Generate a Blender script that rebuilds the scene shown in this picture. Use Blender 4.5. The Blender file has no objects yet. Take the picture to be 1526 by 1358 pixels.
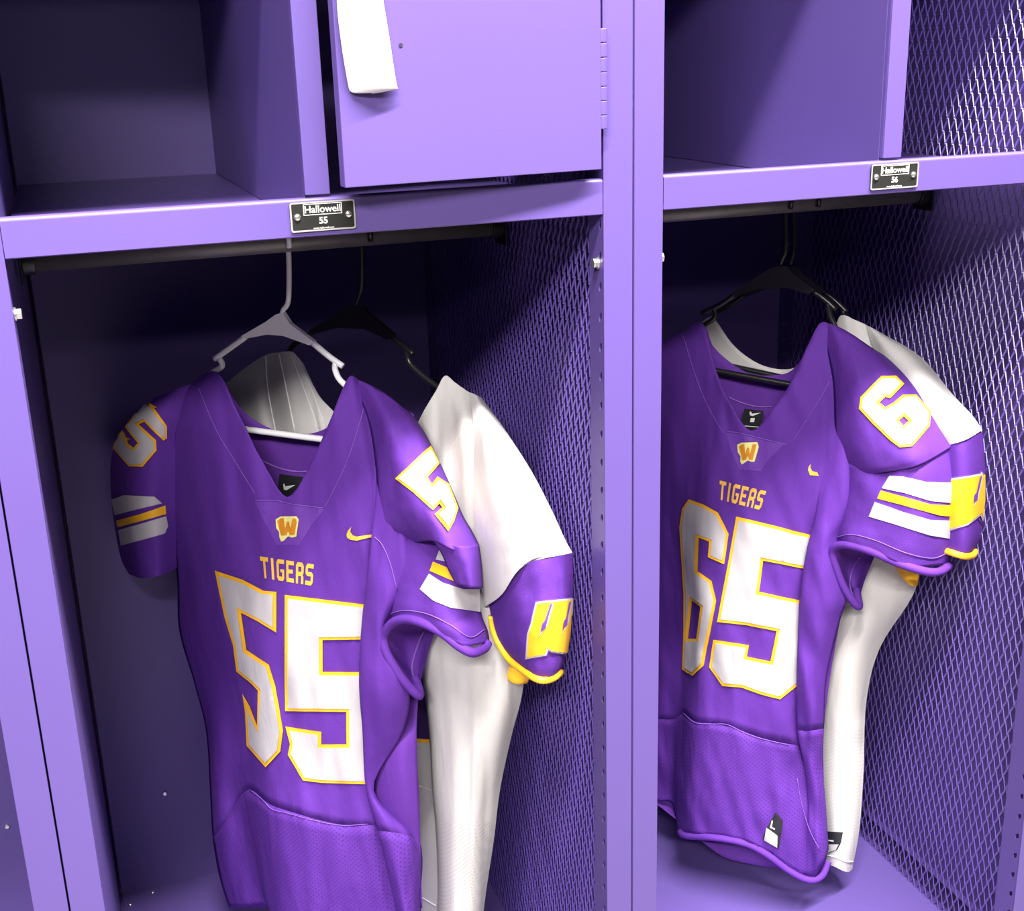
import bpy, bmesh, math, random
import numpy as np
from mathutils import Vector, Matrix, noise
from mathutils.bvhtree import BVHTree
from mathutils.geometry import delaunay_2d_cdt

random.seed(4)
SC = bpy.context.scene
COL = SC.collection
S = 1.57                      # height of the locker shelf above the floor
W = 0.6096                    # locker width, seam to seam
A = 0.0322                    # post face width
D = 0.655                     # locker depth
PI = math.pi

# ------------------------------------------------------------------ camera
FPX = 1844.05
CAMP = Vector((0.082292, -1.116329, 0.116073 + S))
_y, _p, _r = 0.338794, 0.312840, -0.029576
_f = Vector((math.sin(_y) * math.cos(_p), math.cos(_y) * math.cos(_p), -math.sin(_p)))
_rt = Vector((math.cos(_y), -math.sin(_y), 0)); _up = _rt.cross(_f)
_c, _s = math.cos(_r), math.sin(_r)
RT = _c * _rt + _s * _up; UP = -_s * _rt + _c * _up; FW = _f
cd = bpy.data.cameras.new('camera'); cam = bpy.data.objects.new('camera', cd); COL.objects.link(cam)
cd.sensor_fit = 'HORIZONTAL'; cd.sensor_width = 36.0; cd.lens = FPX / 1526 * 36.0; cd.clip_start = 0.02
cam.matrix_world = Matrix(((RT.x, UP.x, -FW.x, CAMP.x), (RT.y, UP.y, -FW.y, CAMP.y), (RT.z, UP.z, -FW.z, CAMP.z), (0, 0, 0, 1)))
SC.camera = cam

# ------------------------------------------------------------------ light
wd = bpy.data.worlds.new('world'); SC.world = wd; wd.use_nodes = True
wd.node_tree.nodes['Background'].inputs[0].default_value = (0.80, 0.78, 0.82, 1)
wd.node_tree.nodes['Background'].inputs[1].default_value = 0.008
def strip_light(name, loc, aim, lx, ly, power, col=(1.0, 0.965, 0.93)):
    l = bpy.data.lights.new(name, 'AREA'); l.shape = 'RECTANGLE'; l.size = lx; l.size_y = ly
    l.energy = power; l.color = col
    o = bpy.data.objects.new(name, l); COL.objects.link(o); o.location = loc
    d = Vector(aim) - Vector(loc); o.rotation_euler = d.to_track_quat('-Z', 'Y').to_euler()
    return o
ZC = S + 2.10                                       # ceiling rows of tube lights over the aisle
strip_light('ceiling_tubes_near', (0.95, -1.06, ZC), (0.7, 0.0, 1.0), 3.0, 0.10, 610)
strip_light('ceiling_tubes_mid', (-1.20, -3.40, ZC), (0.4, 0.0, 1.1), 2.5, 0.14, 290)
strip_light('ceiling_tubes_far', (0.0, -6.40, ZC), (0.4, 0.0, 1.1), 6.0, 0.20, 50)
vs = SC.view_settings
vs.view_transform = 'Standard'; vs.look = 'None'; vs.exposure = 0.0; vs.gamma = 1.0
try: vs.use_curve_mapping = False
except Exception: pass

# ------------------------------------------------------------------ helpers
def ray(px, py):
    return RT * ((px - 763) / FPX) - UP * ((py - 679) / FPX) + FW

class Frame:
    """vertical plane through (x, y) turned by th; w is the distance out of it towards the aisle"""
    def __init__(s, x, y, deg):
        t = math.radians(deg); s.c = Vector((x, y, 0)); s.e = Vector((math.cos(t), -math.sin(t), 0)); s.n = Vector((-math.sin(t), -math.cos(t), 0))
    def p(s, px, py, w=0.0):
        d = ray(px, py); t = (s.n.dot(s.c - CAMP) + w) / s.n.dot(d)
        return CAMP + d * t
def on(ax, val, px, py):
    d = ray(px, py); return CAMP + d * ((val - CAMP[ax]) / d[ax])

MATS = {}
def mat(name, col, rough=0.5, metal=0.0, var=0.0, vscale=8.0, bump=0.0, bscale=400.0, spec=0.5, coat=0.0, dots=None, bstretch=(1, 1, 1), sheen=0.0, wrinkle=0.0):
    if name in MATS: return MATS[name]
    m = bpy.data.materials.new(name); m.use_nodes = True; nt = m.node_tree; b = nt.nodes['Principled BSDF']
    b.inputs['Base Color'].default_value = (*col, 1); b.inputs['Roughness'].default_value = rough; b.inputs['Metallic'].default_value = metal
    b.inputs['Specular IOR Level'].default_value = spec
    if coat: b.inputs['Coat Weight'].default_value = coat; b.inputs['Coat Roughness'].default_value = 0.25
    if sheen: b.inputs['Sheen Weight'].default_value = sheen; b.inputs['Sheen Roughness'].default_value = 0.4
    tc = nt.nodes.new('ShaderNodeTexCoord')
    src = None
    if var:
        n = nt.nodes.new('ShaderNodeTexNoise'); n.inputs['Scale'].default_value = vscale; n.inputs['Detail'].default_value = 5
        nt.links.new(tc.outputs['Object'], n.inputs['Vector'])
        r = nt.nodes.new('ShaderNodeMapRange'); r.inputs[3].default_value = 1 - var; r.inputs[4].default_value = 1 + var
        nt.links.new(n.outputs[0], r.inputs[0])
        mx = nt.nodes.new('ShaderNodeVectorMath'); mx.operation = 'SCALE'; mx.inputs[0].default_value = col
        nt.links.new(r.outputs[0], mx.inputs['Scale']); src = mx.outputs[0]
    if dots:                                   # perforated athletic mesh: rows of small holes
        pitch, dark = dots
        mp = nt.nodes.new('ShaderNodeMapping'); mp.inputs['Rotation'].default_value = (0, 0, PI / 4)
        nt.links.new(tc.outputs['Object'], mp.inputs[0])
        sp = nt.nodes.new('ShaderNodeSeparateXYZ'); nt.links.new(mp.outputs[0], sp.inputs[0])
        outs = []
        for ax in (0, 2):
            q = nt.nodes.new('ShaderNodeMath'); q.operation = 'MULTIPLY'; q.inputs[1].default_value = 2 * PI / pitch
            nt.links.new(sp.outputs[ax], q.inputs[0])
            c = nt.nodes.new('ShaderNodeMath'); c.operation = 'COSINE'; nt.links.new(q.outputs[0], c.inputs[0]); outs.append(c.outputs[0])
        mu = nt.nodes.new('ShaderNodeMath'); mu.operation = 'MULTIPLY'; nt.links.new(outs[0], mu.inputs[0]); nt.links.new(outs[1], mu.inputs[1])
        r = nt.nodes.new('ShaderNodeMapRange'); r.inputs[1].default_value = 0.45; r.inputs[2].default_value = 0.75
        r.inputs[3].default_value = 1.0; r.inputs[4].default_value = dark; nt.links.new(mu.outputs[0], r.inputs[0])
        mx = nt.nodes.new('ShaderNodeVectorMath'); mx.operation = 'SCALE'; mx.inputs[0].default_value = col
        if src: nt.links.new(src, mx.inputs[0])
        nt.links.new(r.outputs[0], mx.inputs['Scale']); src = mx.outputs[0]
    if src: nt.links.new(src, b.inputs['Base Color'])
    if bump:
        mp = nt.nodes.new('ShaderNodeMapping'); mp.inputs['Scale'].default_value = bstretch
        nt.links.new(tc.outputs['Object'], mp.inputs[0])
        n = nt.nodes.new('ShaderNodeTexNoise'); n.inputs['Scale'].default_value = bscale; n.inputs['Detail'].default_value = 3
        nt.links.new(mp.outputs[0], n.inputs['Vector'])
        bp = nt.nodes.new('ShaderNodeBump'); bp.inputs['Strength'].default_value = bump; bp.inputs['Distance'].default_value = 0.002
        nt.links.new(n.outputs[0], bp.inputs['Height']); nt.links.new(bp.outputs[0], b.inputs['Normal'])
        if wrinkle:
            mp2 = nt.nodes.new('ShaderNodeMapping'); mp2.inputs['Scale'].default_value = (1, 1, 0.38); mp2.inputs['Rotation'].default_value = (0.2, 0.25, 0)
            nt.links.new(tc.outputs['Object'], mp2.inputs[0])
            n2 = nt.nodes.new('ShaderNodeTexNoise'); n2.inputs['Scale'].default_value = 26; n2.inputs['Detail'].default_value = 2.5; n2.inputs['Distortion'].default_value = 0.6
            nt.links.new(mp2.outputs[0], n2.inputs['Vector'])
            bp2 = nt.nodes.new('ShaderNodeBump'); bp2.inputs['Strength'].default_value = wrinkle; bp2.inputs['Distance'].default_value = 0.008
            nt.links.new(n2.outputs[0], bp2.inputs['Height']); nt.links.new(bp2.outputs[0], bp.inputs['Normal'])
    MATS[name] = m; return m

M_LOCK = mat('purple_powder_coat', (0.090, 0.057, 0.225), 0.42, var=0.03, vscale=5, bump=0.05, bscale=900, spec=0.5)
M_MESH = mat('purple_mesh_paint', (0.085, 0.050, 0.25), 0.30, spec=0.6)
M_ROD = mat('dark_grey_steel', (0.15, 0.14, 0.135), 0.42, metal=0.35, var=0.3, vscale=60)
M_BLACK = mat('black_plastic', (0.012, 0.012, 0.013), 0.32)
M_PLATE = mat('black_plate', (0.012, 0.012, 0.011), 0.6, spec=0.2)
M_SILVER = mat('brushed_aluminium', (0.78, 0.76, 0.74), 0.3, metal=0.7)
M_SCREW = mat('zinc_bolt', (0.75, 0.74, 0.72), 0.22, metal=0.9)
M_PRINT = mat('plate_print', (0.75, 0.74, 0.72), 0.4, metal=0.3)
M_PAPER = mat('tag_paper', (0.86, 0.84, 0.82), 0.7, var=0.02)
M_INK = mat('tag_ink', (0.52, 0.42, 0.42), 0.8)
M_DARK = mat('dark_hole', (0.01, 0.008, 0.02), 0.8)
M_PUR = mat('purple_jersey_knit', (0.098, 0.027, 0.265), 0.75, var=0.06, vscale=30, bump=0.25, bscale=700, spec=0.18, wrinkle=0.28)
M_PURIN = mat('purple_jersey_inside', (0.110, 0.030, 0.28), 0.75, var=0.06, vscale=30, bump=0.25, bscale=700, spec=0.2, wrinkle=0.28)
M_PURMESH = mat('purple_jersey_mesh', (0.098, 0.027, 0.265), 0.72, var=0.05, vscale=30, bump=0.25, bscale=500, spec=0.18, dots=(0.0062, 0.62), wrinkle=0.42)
M_PURSATIN = mat('purple_satin_patch', (0.13, 0.042, 0.32), 0.38, bump=0.35, bscale=120, bstretch=(1, 1, .3))
M_WHT = mat('white_jersey_knit', (0.52, 0.50, 0.49), 0.7, var=0.03, vscale=20, bump=0.2, bscale=700, spec=0.2, wrinkle=0.2)
M_WHTMESH = mat('white_jersey_mesh', (0.52, 0.50, 0.49), 0.7, bump=0.2, bscale=500, spec=0.2, dots=(0.0062, 0.80))
M_NUM = mat('white_tackle_twill', (0.47, 0.445, 0.455), 0.6, var=0.05, vscale=14, bump=0.15, bscale=500, bstretch=(1, 1, .15), wrinkle=0.2)
M_GOLD = mat('gold_tackle_twill', (0.86, 0.44, 0.012), 0.5, bump=0.2, bscale=800)
M_GOLDTH = mat('gold_thread', (0.80, 0.45, 0.06), 0.5, bump=0.4, bscale=900)
M_AMBER = mat('amber_thread', (0.62, 0.24, 0.01), 0.5, bump=0.4, bscale=900)
M_CREAM = mat('pale_yellow_thread', (0.75, 0.72, 0.25), 0.5, bump=0.4, bscale=900)
M_STITCH = mat('pale_purple_stitching', (0.20, 0.085, 0.42), 0.7)
M_STITCHW = mat('white_stitching', (0.72, 0.70, 0.70), 0.7)
M_NAVY = mat('dark_purple_twill', (0.035, 0.012, 0.09), 0.6)
M_HANGW = mat('white_plastic', (0.80, 0.78, 0.80), 0.35)
M_LABEL = mat('black_label', (0.015, 0.015, 0.018), 0.5)
M_LABELP = mat('label_print', (0.75, 0.75, 0.75), 0.6)
M_FLOOR = mat('floor_grey', (0.22, 0.20, 0.19), 0.6, var=0.15, vscale=6)

def mesh_obj(name, verts, faces, m, parent=None, smooth=False, origin=None):
    me = bpy.data.meshes.new(name)
    me.from_pydata([tuple(v) for v in verts], [], faces); me.materials.append(m)
    if smooth: me.polygons.foreach_set('use_smooth', [True] * len(me.polygons))
    me.update()
    o = bpy.data.objects.new(name, me); COL.objects.link(o)
    if parent is not None: o.parent = parent
    return o
ORG = {}
def thing(name, label, cat, loc=(0, 0, 0), group=None):
    o = bpy.data.objects.new(name, None); COL.objects.link(o); o.location = loc; o.empty_display_size = 0.05
    o['label'] = label; o['category'] = cat
    if group: o['group'] = group
    ORG[o.name] = Vector(loc)
    return o
def org(o):
    """world origin of an object made here (children carry no own location)"""
    while o.parent is not None: o = o.parent
    return ORG.get(o.name, Vector((0, 0, 0)))
def wobj(name, verts, faces, m, parent, smooth=True, solid=0.0, offset=-1.0):
    """mesh given in world coordinates, stored relative to its thing's origin"""
    g = org(parent)
    o = mesh_obj(name, [Vector(v) - g for v in verts], faces, m, parent, smooth)
    if solid:
        md = o.modifiers.new('thickness', 'SOLIDIFY'); md.thickness = solid; md.offset = offset
    return o

class MB:
    """collects shapes, becomes one mesh"""
    def __init__(s): s.v = []; s.f = []
    def add(s, verts, faces):
        k = len(s.v); s.v += [Vector(q) for q in verts]; s.f += [tuple(i + k for i in f) for f in faces]; return s
    def box(s, x0, x1, y0, y1, z0, z1):
        return s.add([(x0, y0, z0), (x1, y0, z0), (x1, y1, z0), (x0, y1, z0), (x0, y0, z1), (x1, y0, z1), (x1, y1, z1), (x0, y1, z1)],
                     [(0, 3, 2, 1), (4, 5, 6, 7), (0, 1, 5, 4), (1, 2, 6, 5), (2, 3, 7, 6), (3, 0, 4, 7)])
    def cyl(s, p0, p1, r, n=16, r1=None, caps=True):
        p0, p1 = Vector(p0), Vector(p1); r1 = r if r1 is None else r1
        d = (p1 - p0).normalized(); a = d.orthogonal().normalized(); b = d.cross(a)
        vs_ = []
        for k in range(n):
            t = 2 * PI * k / n; q = a * math.cos(t) + b * math.sin(t); vs_ += [p0 + q * r, p1 + q * r1]
        fs = [(2 * k, 2 * ((k + 1) % n), 2 * ((k + 1) % n) + 1, 2 * k + 1) for k in range(n)]
        if caps: fs += [tuple(2 * k for k in reversed(range(n))), tuple(2 * k + 1 for k in range(n))]
        return s.add(vs_, fs)
    def tube(s, pts, r, n=10):
        pts = [Vector(p) for p in pts]; rs = r if isinstance(r, (list, tuple)) else [r] * len(pts)
        vs_ = []; a = None
        for i, p in enumerate(pts):
            d = (pts[min(i + 1, len(pts) - 1)] - pts[max(i - 1, 0)]).normalized()
            a = (d.orthogonal() if a is None else a - d * a.dot(d)).normalized(); b = d.cross(a)
            for k in range(n):
                t = 2 * PI * k / n; vs_.append(p + (a * math.cos(t) + b * math.sin(t)) * rs[i])
        fs = [(i * n + k, i * n + (k + 1) % n, (i + 1) * n + (k + 1) % n, (i + 1) * n + k) for i in range(len(pts) - 1) for k in range(n)]
        fs += [tuple(reversed(range(n))), tuple((len(pts) - 1) * n + k for k in range(n))]
        return s.add(vs_, fs)
    def prism(s, poly, nrm, t):
        """closed polygon (3D points) given thickness t along nrm, centred"""
        n = len(poly); nrm = Vector(nrm)
        return s.add([Vector(p) - nrm * t / 2 for p in poly] + [Vector(p) + nrm * t / 2 for p in poly],
                     [tuple(reversed(range(n))), tuple(range(n, 2 * n))] + [(k, (k + 1) % n, n + (k + 1) % n, n + k) for k in range(n)])
    def build(s, name, m, parent=None, smooth=False, bevel=0.0, seg=2):
        o = mesh_obj(name, s.v, s.f, m, parent, smooth)
        if bevel:
            md = o.modifiers.new('bevel', 'BEVEL'); md.width = bevel; md.segments = seg; md.limit_method = 'ANGLE'
            if smooth is False: o.data.polygons.foreach_set('use_smooth', [True] * len(o.data.polygons)); o.modifiers.new('wn', 'WEIGHTED_NORMAL')
        return o
    def wbuild(s, name, m, parent, smooth=True):
        return wobj(name, s.v, s.f, m, parent, smooth)

def catmull(P, n):
    P = np.asarray(P, float); M = len(P)
    Q = np.concatenate([2 * P[:1] - P[1:2], P, 2 * P[-1:] - P[-2:-1]])
    out = []
    for i in range(M - 1):
        p0, p1, p2, p3 = Q[i:i + 4]
        for k in range(n):
            t = k / n
            out.append(0.5 * (2 * p1 + (p2 - p0) * t + (2 * p0 - 5 * p1 + 4 * p2 - p3) * t * t + (3 * p1 - p0 - 3 * p2 + p3) * t ** 3))
    out.append(P[-1]); return np.array(out)
def polyline(pts, n=6): return [tuple(q) for q in catmull(pts, n)]

# ------------------------------------------------------------------ setting
fl = MB().box(-2.5, 4, -4, 1.2, -0.04, 0).build('floor', M_FLOOR); fl['kind'] = 'structure'
wb = MB().box(-2.5, 4, 0.70, 0.80, 0, 3.1).build('wall_back', mat('wall_paint', (0.6, 0.58, 0.56), 0.7, var=0.05)); wb['kind'] = 'structure'

# ------------------------------------------------------------------ lockers
def ring_strip(mb, plane, x, y0, y1, z0, z1, pitch, hy, hz, yc, slant=0.0, t=0.0015):
    """strip in the x = const plane with a column of small slots really cut through it"""
    n = max(1, int((z1 - z0) / pitch)); h = (z1 - z0) / n
    for i in range(n):
        za = z0 + i * h; zb = za + h; zc = (za + zb) / 2
        outer = [(y0, za), (yc, za), (y1, za), (y1, zc), (y1, zb), (yc, zb), (y0, zb), (y0, zc)]
        inner = []
        for (oy, oz) in [(-1, -1), (0, -1), (1, -1), (1, 0), (1, 1), (0, 1), (-1, 1), (-1, 0)]:
            q = 0.78 if oy and oz else 1.0
            inner.append((yc + oy * hy * q, zc + oz * hz * q - oy * slant))
        vs_ = [(x, a_, b_) for a_, b_ in outer] + [(x, a_, b_) for a_, b_ in inner] + [(x + t, a_, b_) for a_, b_ in inner]
        fs = [(k, (k + 1) % 8, 8 + (k + 1) % 8, 8 + k) for k in range(8)] + [(8 + k, 8 + (k + 1) % 8, 16 + (k + 1) % 8, 16 + k) for k in range(8)]
        mb.add(vs_, fs)

ZTOP = S + 0.372
ZSEAT = S - 1.130
Z0P = 0.06
MW, MH = 0.0142, 0.0325       # expanded-metal diamond
def expanded_metal():
    """real strands of a raised expanded-metal sheet, in the y-z plane at x = 0"""
    mb = MB(); y0, y1, z0, z1 = 0.036, D - 0.034, Z0P + 0.02, ZTOP
    ny = int((y1 - y0) / MW) + 2; nz = int((z1 - z0) / (MH / 2)) + 2
    sw, st = 0.00100, 0.0006
    for j in range(nz):
        zc = z0 + j * MH / 2
        for i in range(ny):
            yc = y0 + (i + 0.5 * (j % 2)) * MW
            for sgn in (1, -1):
                # strand from node (yc, zc) up to (yc + sgn*MW/2, zc + MH/2)
                ya, yb = yc, yc + sgn * MW / 2
                if min(ya, yb) < y0 or max(ya, yb) > y1 or zc + MH / 2 > z1: continue
                a = Vector((-0.0009, ya, zc)); b = Vector((0.0009, yb, zc + MH / 2))
                d = (b - a).normalized(); a = a - d * 0.001; b = b + d * 0.001
                w_ = Vector((0.62 * sgn, 0.78, 0)); w_ = (w_ - d * w_.dot(d)).normalized(); n_ = d.cross(w_)
                vs_ = []
                for p in (a, b):
                    for u, v in ((-1, -1), (1, -1), (1, 1), (-1, 1)): vs_.append(p + w_ * sw * u + n_ * st * v)
                mb.add(vs_, [(0, 1, 5, 4), (1, 2, 6, 5), (2, 3, 7, 6), (3, 0, 4, 7)])
    return mb
EXP = None
def locker(X0, label, num=None, door=True, box_left=False, full=True):
    global EXP
    L = thing('locker', label, 'locker', (X0, 0, 0), 'row of purple metal lockers')
    g = 0.0009
    for side in (0, 1):                                            # two upright posts
        mb = MB(); xo = 0 + g if side == 0 else W - g; xi = A if side == 0 else W - A
        lo, hi = min(xo, xi), max(xo, xi)
        mb.box(lo, hi, 0.0, 0.0022, Z0P - 0.06, ZTOP)
        mb.box(min(xo, xo + (0.0015 if side == 0 else -0.0015)), max(xo, xo + (0.0015 if side == 0 else -0.0015)), 0.0022, 0.034, 0, ZTOP)
        p = mb.build('post', M_LOCK, L, bevel=0.0009, seg=2)
        fb = MB(); ring_strip(fb, 'x', xi, 0.0018, 0.036, Z0P, ZTOP, 0.0305, 0.0035, 0.0042, 0.009, slant=0.002, t=(-0.0015 if side == 0 else 0.0015))
        fb.build('post_flange', M_LOCK, L)
        rb = MB(); ring_strip(rb, 'x', xi, D - 0.040, D, Z0P, ZTOP, 0.026, 0.009, 0.0022, D - 0.02, slant=0.003, t=(-0.0015 if side == 0 else 0.0015))
        rb.build('rear_upright', M_LOCK, L)
        if side == 0:                                              # closed sheet on the left-hand side
            MB().box(xi - 0.0052, xi - 0.004, 0.034, D, 0.0, ZTOP).build('side_panel', M_LOCK, L); continue
        if EXP is None:
            b = expanded_metal(); EXP = b.build('mesh_panel', M_MESH, L); EXP['kind'] = 'stuff'; me = EXP
        else:
            me = EXP.copy(); COL.objects.link(me); me.parent = L; me.name = 'mesh_panel'
        me.location = (xi + 0.004, 0, 0)
    MB().box(0.0004, W - 0.0004, D, D + 0.0015, 0.0, ZTOP).build('back_panel', M_LOCK, L)
    MB().box(0.002, W - 0.002, 0.0, D, ZTOP, ZTOP + 0.0016).build('top_panel', M_LOCK, L)
    # shelf: folded tray with a rolled front lip
    sb = MB(); x0, x1 = A + 0.0006, W - A - 0.0006; r = 0.0035
    zs = S - 0.027
    prof = [(0.009, zs), (0.009, S), (r + .0005, S)]
    for k in range(1, 6):
        t = k / 5 * PI / 2; prof.append((0.0005 + r - r * math.sin(t), S - r + r * math.cos(t)))
    prof += [(0.0005, S - 0.0335), (0.002, S - 0.0345), (0.012, S - 0.0345), (0.012, S - 0.033), (0.0022, S - 0.033), (0.0022, zs - 0.0018), (D - 0.002, zs - 0.0018), (D - 0.002, zs)]
    n = len(prof)
    sb.add([(x0, a_, b_) for a_, b_ in prof] + [(x1, a_, b_) for a_, b_ in prof],
           [(k, (k + 1) % n, n + (k + 1) % n, n + k) for k in range(n)])
    so = sb.build('shelf', M_LOCK, L); so.data.polygons.foreach_set('use_smooth', [2 <= k <= 6 for k in range(n)])
    # divider of the upper compartment
    dx = 0.2882
    db = MB().box(dx, dx + 0.0225, 0.0012, 0.0032, S + 0.0022, ZTOP).box(dx, dx + 0.0015, 0.0095, D, S - 0.0265, ZTOP).box(dx, dx + 0.0015, 0.0032, 0.0095, S + 0.0022, ZTOP).box(dx + 0.021, dx + 0.0225, 0.0032, 0.03, S + 0.0022, ZTOP)
    db.build('divider', M_LOCK, L, bevel=0.0009)
    # seat and foot locker
    MB().box(A * 0.5, W - A * 0.5, -0.004 if False else 0.003, D, ZSEAT - 0.0016, ZSEAT).box(A, W - A, 0.003, 0.0045, ZSEAT - 0.035, ZSEAT).build('seat', M_LOCK, L)
    MB().box(A, W - A, 0.006, 0.0075, Z0P, ZSEAT - 0.037).build('foot_locker_front', M_LOCK, L)
    MB().box(A, W - A, 0.02, 0.022, 0, Z0P).build('plinth', M_LOCK, L)
    # coat rod with brackets
    zr, yr = S - 0.0765, 0.30
    rod = MB().cyl((A, yr, zr), (W - A, yr, zr), 0.0135, 24).build('coat_rod', M_ROD, L, smooth=True)
    for s_, xx in ((1, A), (-1, W - A)):
        bb = MB().box(min(xx, xx + s_ * 0.003), max(xx, xx + s_ * 0.003), yr - 0.020, yr + 0.020, zr - 0.024, zr + 0.030)
        bb.cyl((xx + s_ * 0.003, yr, zr), (xx + s_ * 0.016, yr, zr), 0.0165, 20)
        bb.build('rod_bracket', M_BLACK, rod, bevel=0.001)
        for dy in (-0.014, 0.014):
            MB().cyl((xx + s_ * 0.003, yr + dy, zr + 0.022), (xx + s_ * 0.006, yr + dy, zr + 0.022), 0.003, 10).build('bracket_screw', M_SCREW, rod, bevel=0.0006)
    # bolts in the posts
    for s_, xx, zb in ((1, A, S - 0.083), (-1, W - A, S - 0.083)):
        hb = MB().cyl((xx, 0.013, zb), (xx + s_ * 0.0022, 0.013, zb), 0.0062, 16).cyl((xx + s_ * 0.002, 0.013, zb), (xx + s_ * 0.0065, 0.013, zb), 0.0052, 6)
        hb.build('hex_bolt', M_SCREW, L, bevel=0.0005)
    for (xx, zz) in ((0.115, ZSEAT + 0.165), (W - 0.115, ZSEAT + 0.165)):
        MB().cyl((xx, D, zz), (xx, D - 0.003, zz), 0.0048, 12, r1=0.003).build('back_screw', M_SCREW, L, bevel=0.0005)
    for (xx, yy) in ((A + 0.010, D - 0.03), (A + 0.045, D - 0.012), (A + 0.004, D - 0.10)):
        MB().cyl((xx, yy, ZSEAT), (xx, yy, ZSEAT + 0.0025), 0.004, 10, r1=0.0026).build('seat_screw', M_SCREW, L, bevel=0.0005)
    if num: number_plate(L, num)
    if door: box_door(L)
    return L

def text_geo(body, size, cx, cz, y, bold=0.0):
    cu = bpy.data.curves.new('txt', 'FONT'); cu.body = body; cu.size = size; cu.align_x = 'CENTER'; cu.align_y = 'CENTER'; cu.offset = bold; cu.extrude = 0.0002
    ob = bpy.data.objects.new('txt', cu); COL.objects.link(ob)
    bpy.context.view_layer.update()
    me = ob.to_mesh(); vs_ = [(cx + v.co.x, y - v.co.z, cz + v.co.y) for v in me.vertices]; fs = [tuple(p.vertices) for p in me.polygons]
    ob.to_mesh_clear(); bpy.data.objects.remove(ob); bpy.data.curves.remove(cu)
    return vs_, fs
def rrect(x0, x1, z0, z1, r, n=5):
    out = []
    for cx, cz, a0 in ((x1 - r, z1 - r, 0), (x0 + r, z1 - r, 90), (x0 + r, z0 + r, 180), (x1 - r, z0 + r, 270)):
        for k in range(n + 1):
            t = math.radians(a0 + 90 * k / n); out.append((cx + r * math.cos(t), cz + r * math.sin(t)))
    return out
def frame_geo(mb, outer, inner, y0, y1):
    n = len(outer)
    mb.add([(x, y0, z) for x, z in outer] + [(x, y0, z) for x, z in inner] + [(x, y1, z) for x, z in outer] + [(x, y1, z) for x, z in inner],
           [(k, (k + 1) % n, n + (k + 1) % n, n + k) for k in range(n)] + [(k, (k + 1) % n, 2 * n + (k + 1) % n, 2 * n + k) for k in range(n)] +
           [(n + k, n + (k + 1) % n, 3 * n + (k + 1) % n, 3 * n + k) for k in range(n)])
def number_plate(L, num):
    cx, cz = 0.3022, S - 0.0163; hx, hz = 0.0295, 0.0131
    p = MB().prism([(x, -0.0006, z) for x, z in rrect(cx - hx, cx + hx, cz - hz, cz + hz, 0.002)], (0, 1, 0), 0.0014).build('number_plate', M_PLATE, L)
    b = MB(); frame_geo(b, rrect(cx - hx, cx + hx, cz - hz, cz + hz, 0.002), rrect(cx - hx + .0014, cx + hx - .0014, cz - hz + .0014, cz + hz - .0014, 0.0014), -0.0017, -0.0010)
    b.build('plate_border', M_SILVER, p)
    b = MB(); frame_geo(b, rrect(cx - .0175, cx + .0175, cz + .0012, cz + .0112, .0002), rrect(cx - .0169, cx + .0169, cz + .0018, cz + .0106, .0002), -0.0016, -0.0012)
    b.build('name_box', M_PRINT, p)
    v, f = text_geo('Hallowell', 0.0088, cx, cz + 0.0060, -0.0015, 0.00012)
    xs = [q[0] for q in v]; sc = 0.0325 / (max(xs) - min(xs)); m0 = (max(xs) + min(xs)) / 2
    mesh_obj('maker_lettering', [(cx + (q[0] - m0) * sc, q[1], q[2]) for q in v], f, M_PRINT, p)
    v, f = text_geo(num, 0.0082, cx, cz - 0.0042, -0.0015, 0.0002); mesh_obj('plate_number', v, f, M_PRINT, p)
    v, f = text_geo('www.hallowell.com', 0.0024, cx, cz - 0.0105, -0.0015); mesh_obj('web_address', v, f, M_PRINT, p)
    for s_ in (-1, 1):
        MB().cyl((cx + s_ * 0.0232, -0.0010, cz), (cx + s_ * 0.0232, -0.0034, cz), 0.0036, 16, r1=0.0024).build('rivet', M_SCREW, p, smooth=True)

def box_door(L):
    hx = 0.5725; ang = math.radians(5.5); wd_ = 0.2585; z0 = S + 0.0105; z1 = ZTOP - 0.006
    piv = Vector((hx, -0.004, 0)); R = Matrix.Rotation(ang, 3, 'Z')
    def tr(p): return piv + R @ (Vector(p))
    # door pan: face and folded rims
    db = MB().box(-wd_, -0.004, -0.010, -0.0085, z0, z1).box(-wd_, -wd_ + 0.0015, -0.0085, 0.004, z0, z1).box(-0.0055, -0.004, -0.0085, 0.004, z0, z1).box(-wd_, -0.004, -0.0085, 0.004, z0, z0 + 0.0015).box(-wd_, -0.004, -0.0085, 0.004, z1 - 0.0015, z1)
    db.v = [tr(v) for v in db.v]
    d = db.build('box_door', M_LOCK, L, bevel=0.0007)
    h = MB()
    for k in range(7):
        za = S + 0.0475 + k * 0.01290
        kb = MB().cyl((0.5725, -0.0085, za), (0.5725, -0.0085, za + 0.0122), 0.0056, 18)
        kb.build('hinge_knuckle', M_LOCK, d, bevel=0.0006)
    MB().box(0.5725, 0.5775, -0.004, -0.0012, S + 0.0475, S + 0.1375).build('hinge_leaf', M_LOCK, d)
    hp = tr((-wd_ + 0.058, -0.0103, S + 0.1270)); nn = R @ Vector((0, -1, 0))
    MB().cyl(hp, hp + nn * 0.0004, 0.0018, 14).build('screw_hole', M_DARK, d)
    kb = MB(); q0 = tr((-wd_ + 0.03, -0.010, S + 0.235)); q1 = q0 + nn * 0.028; kb.cyl(q0, q1, 0.012, 20); kb.build('latch_knob', M_SILVER, d, bevel=0.002)

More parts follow.
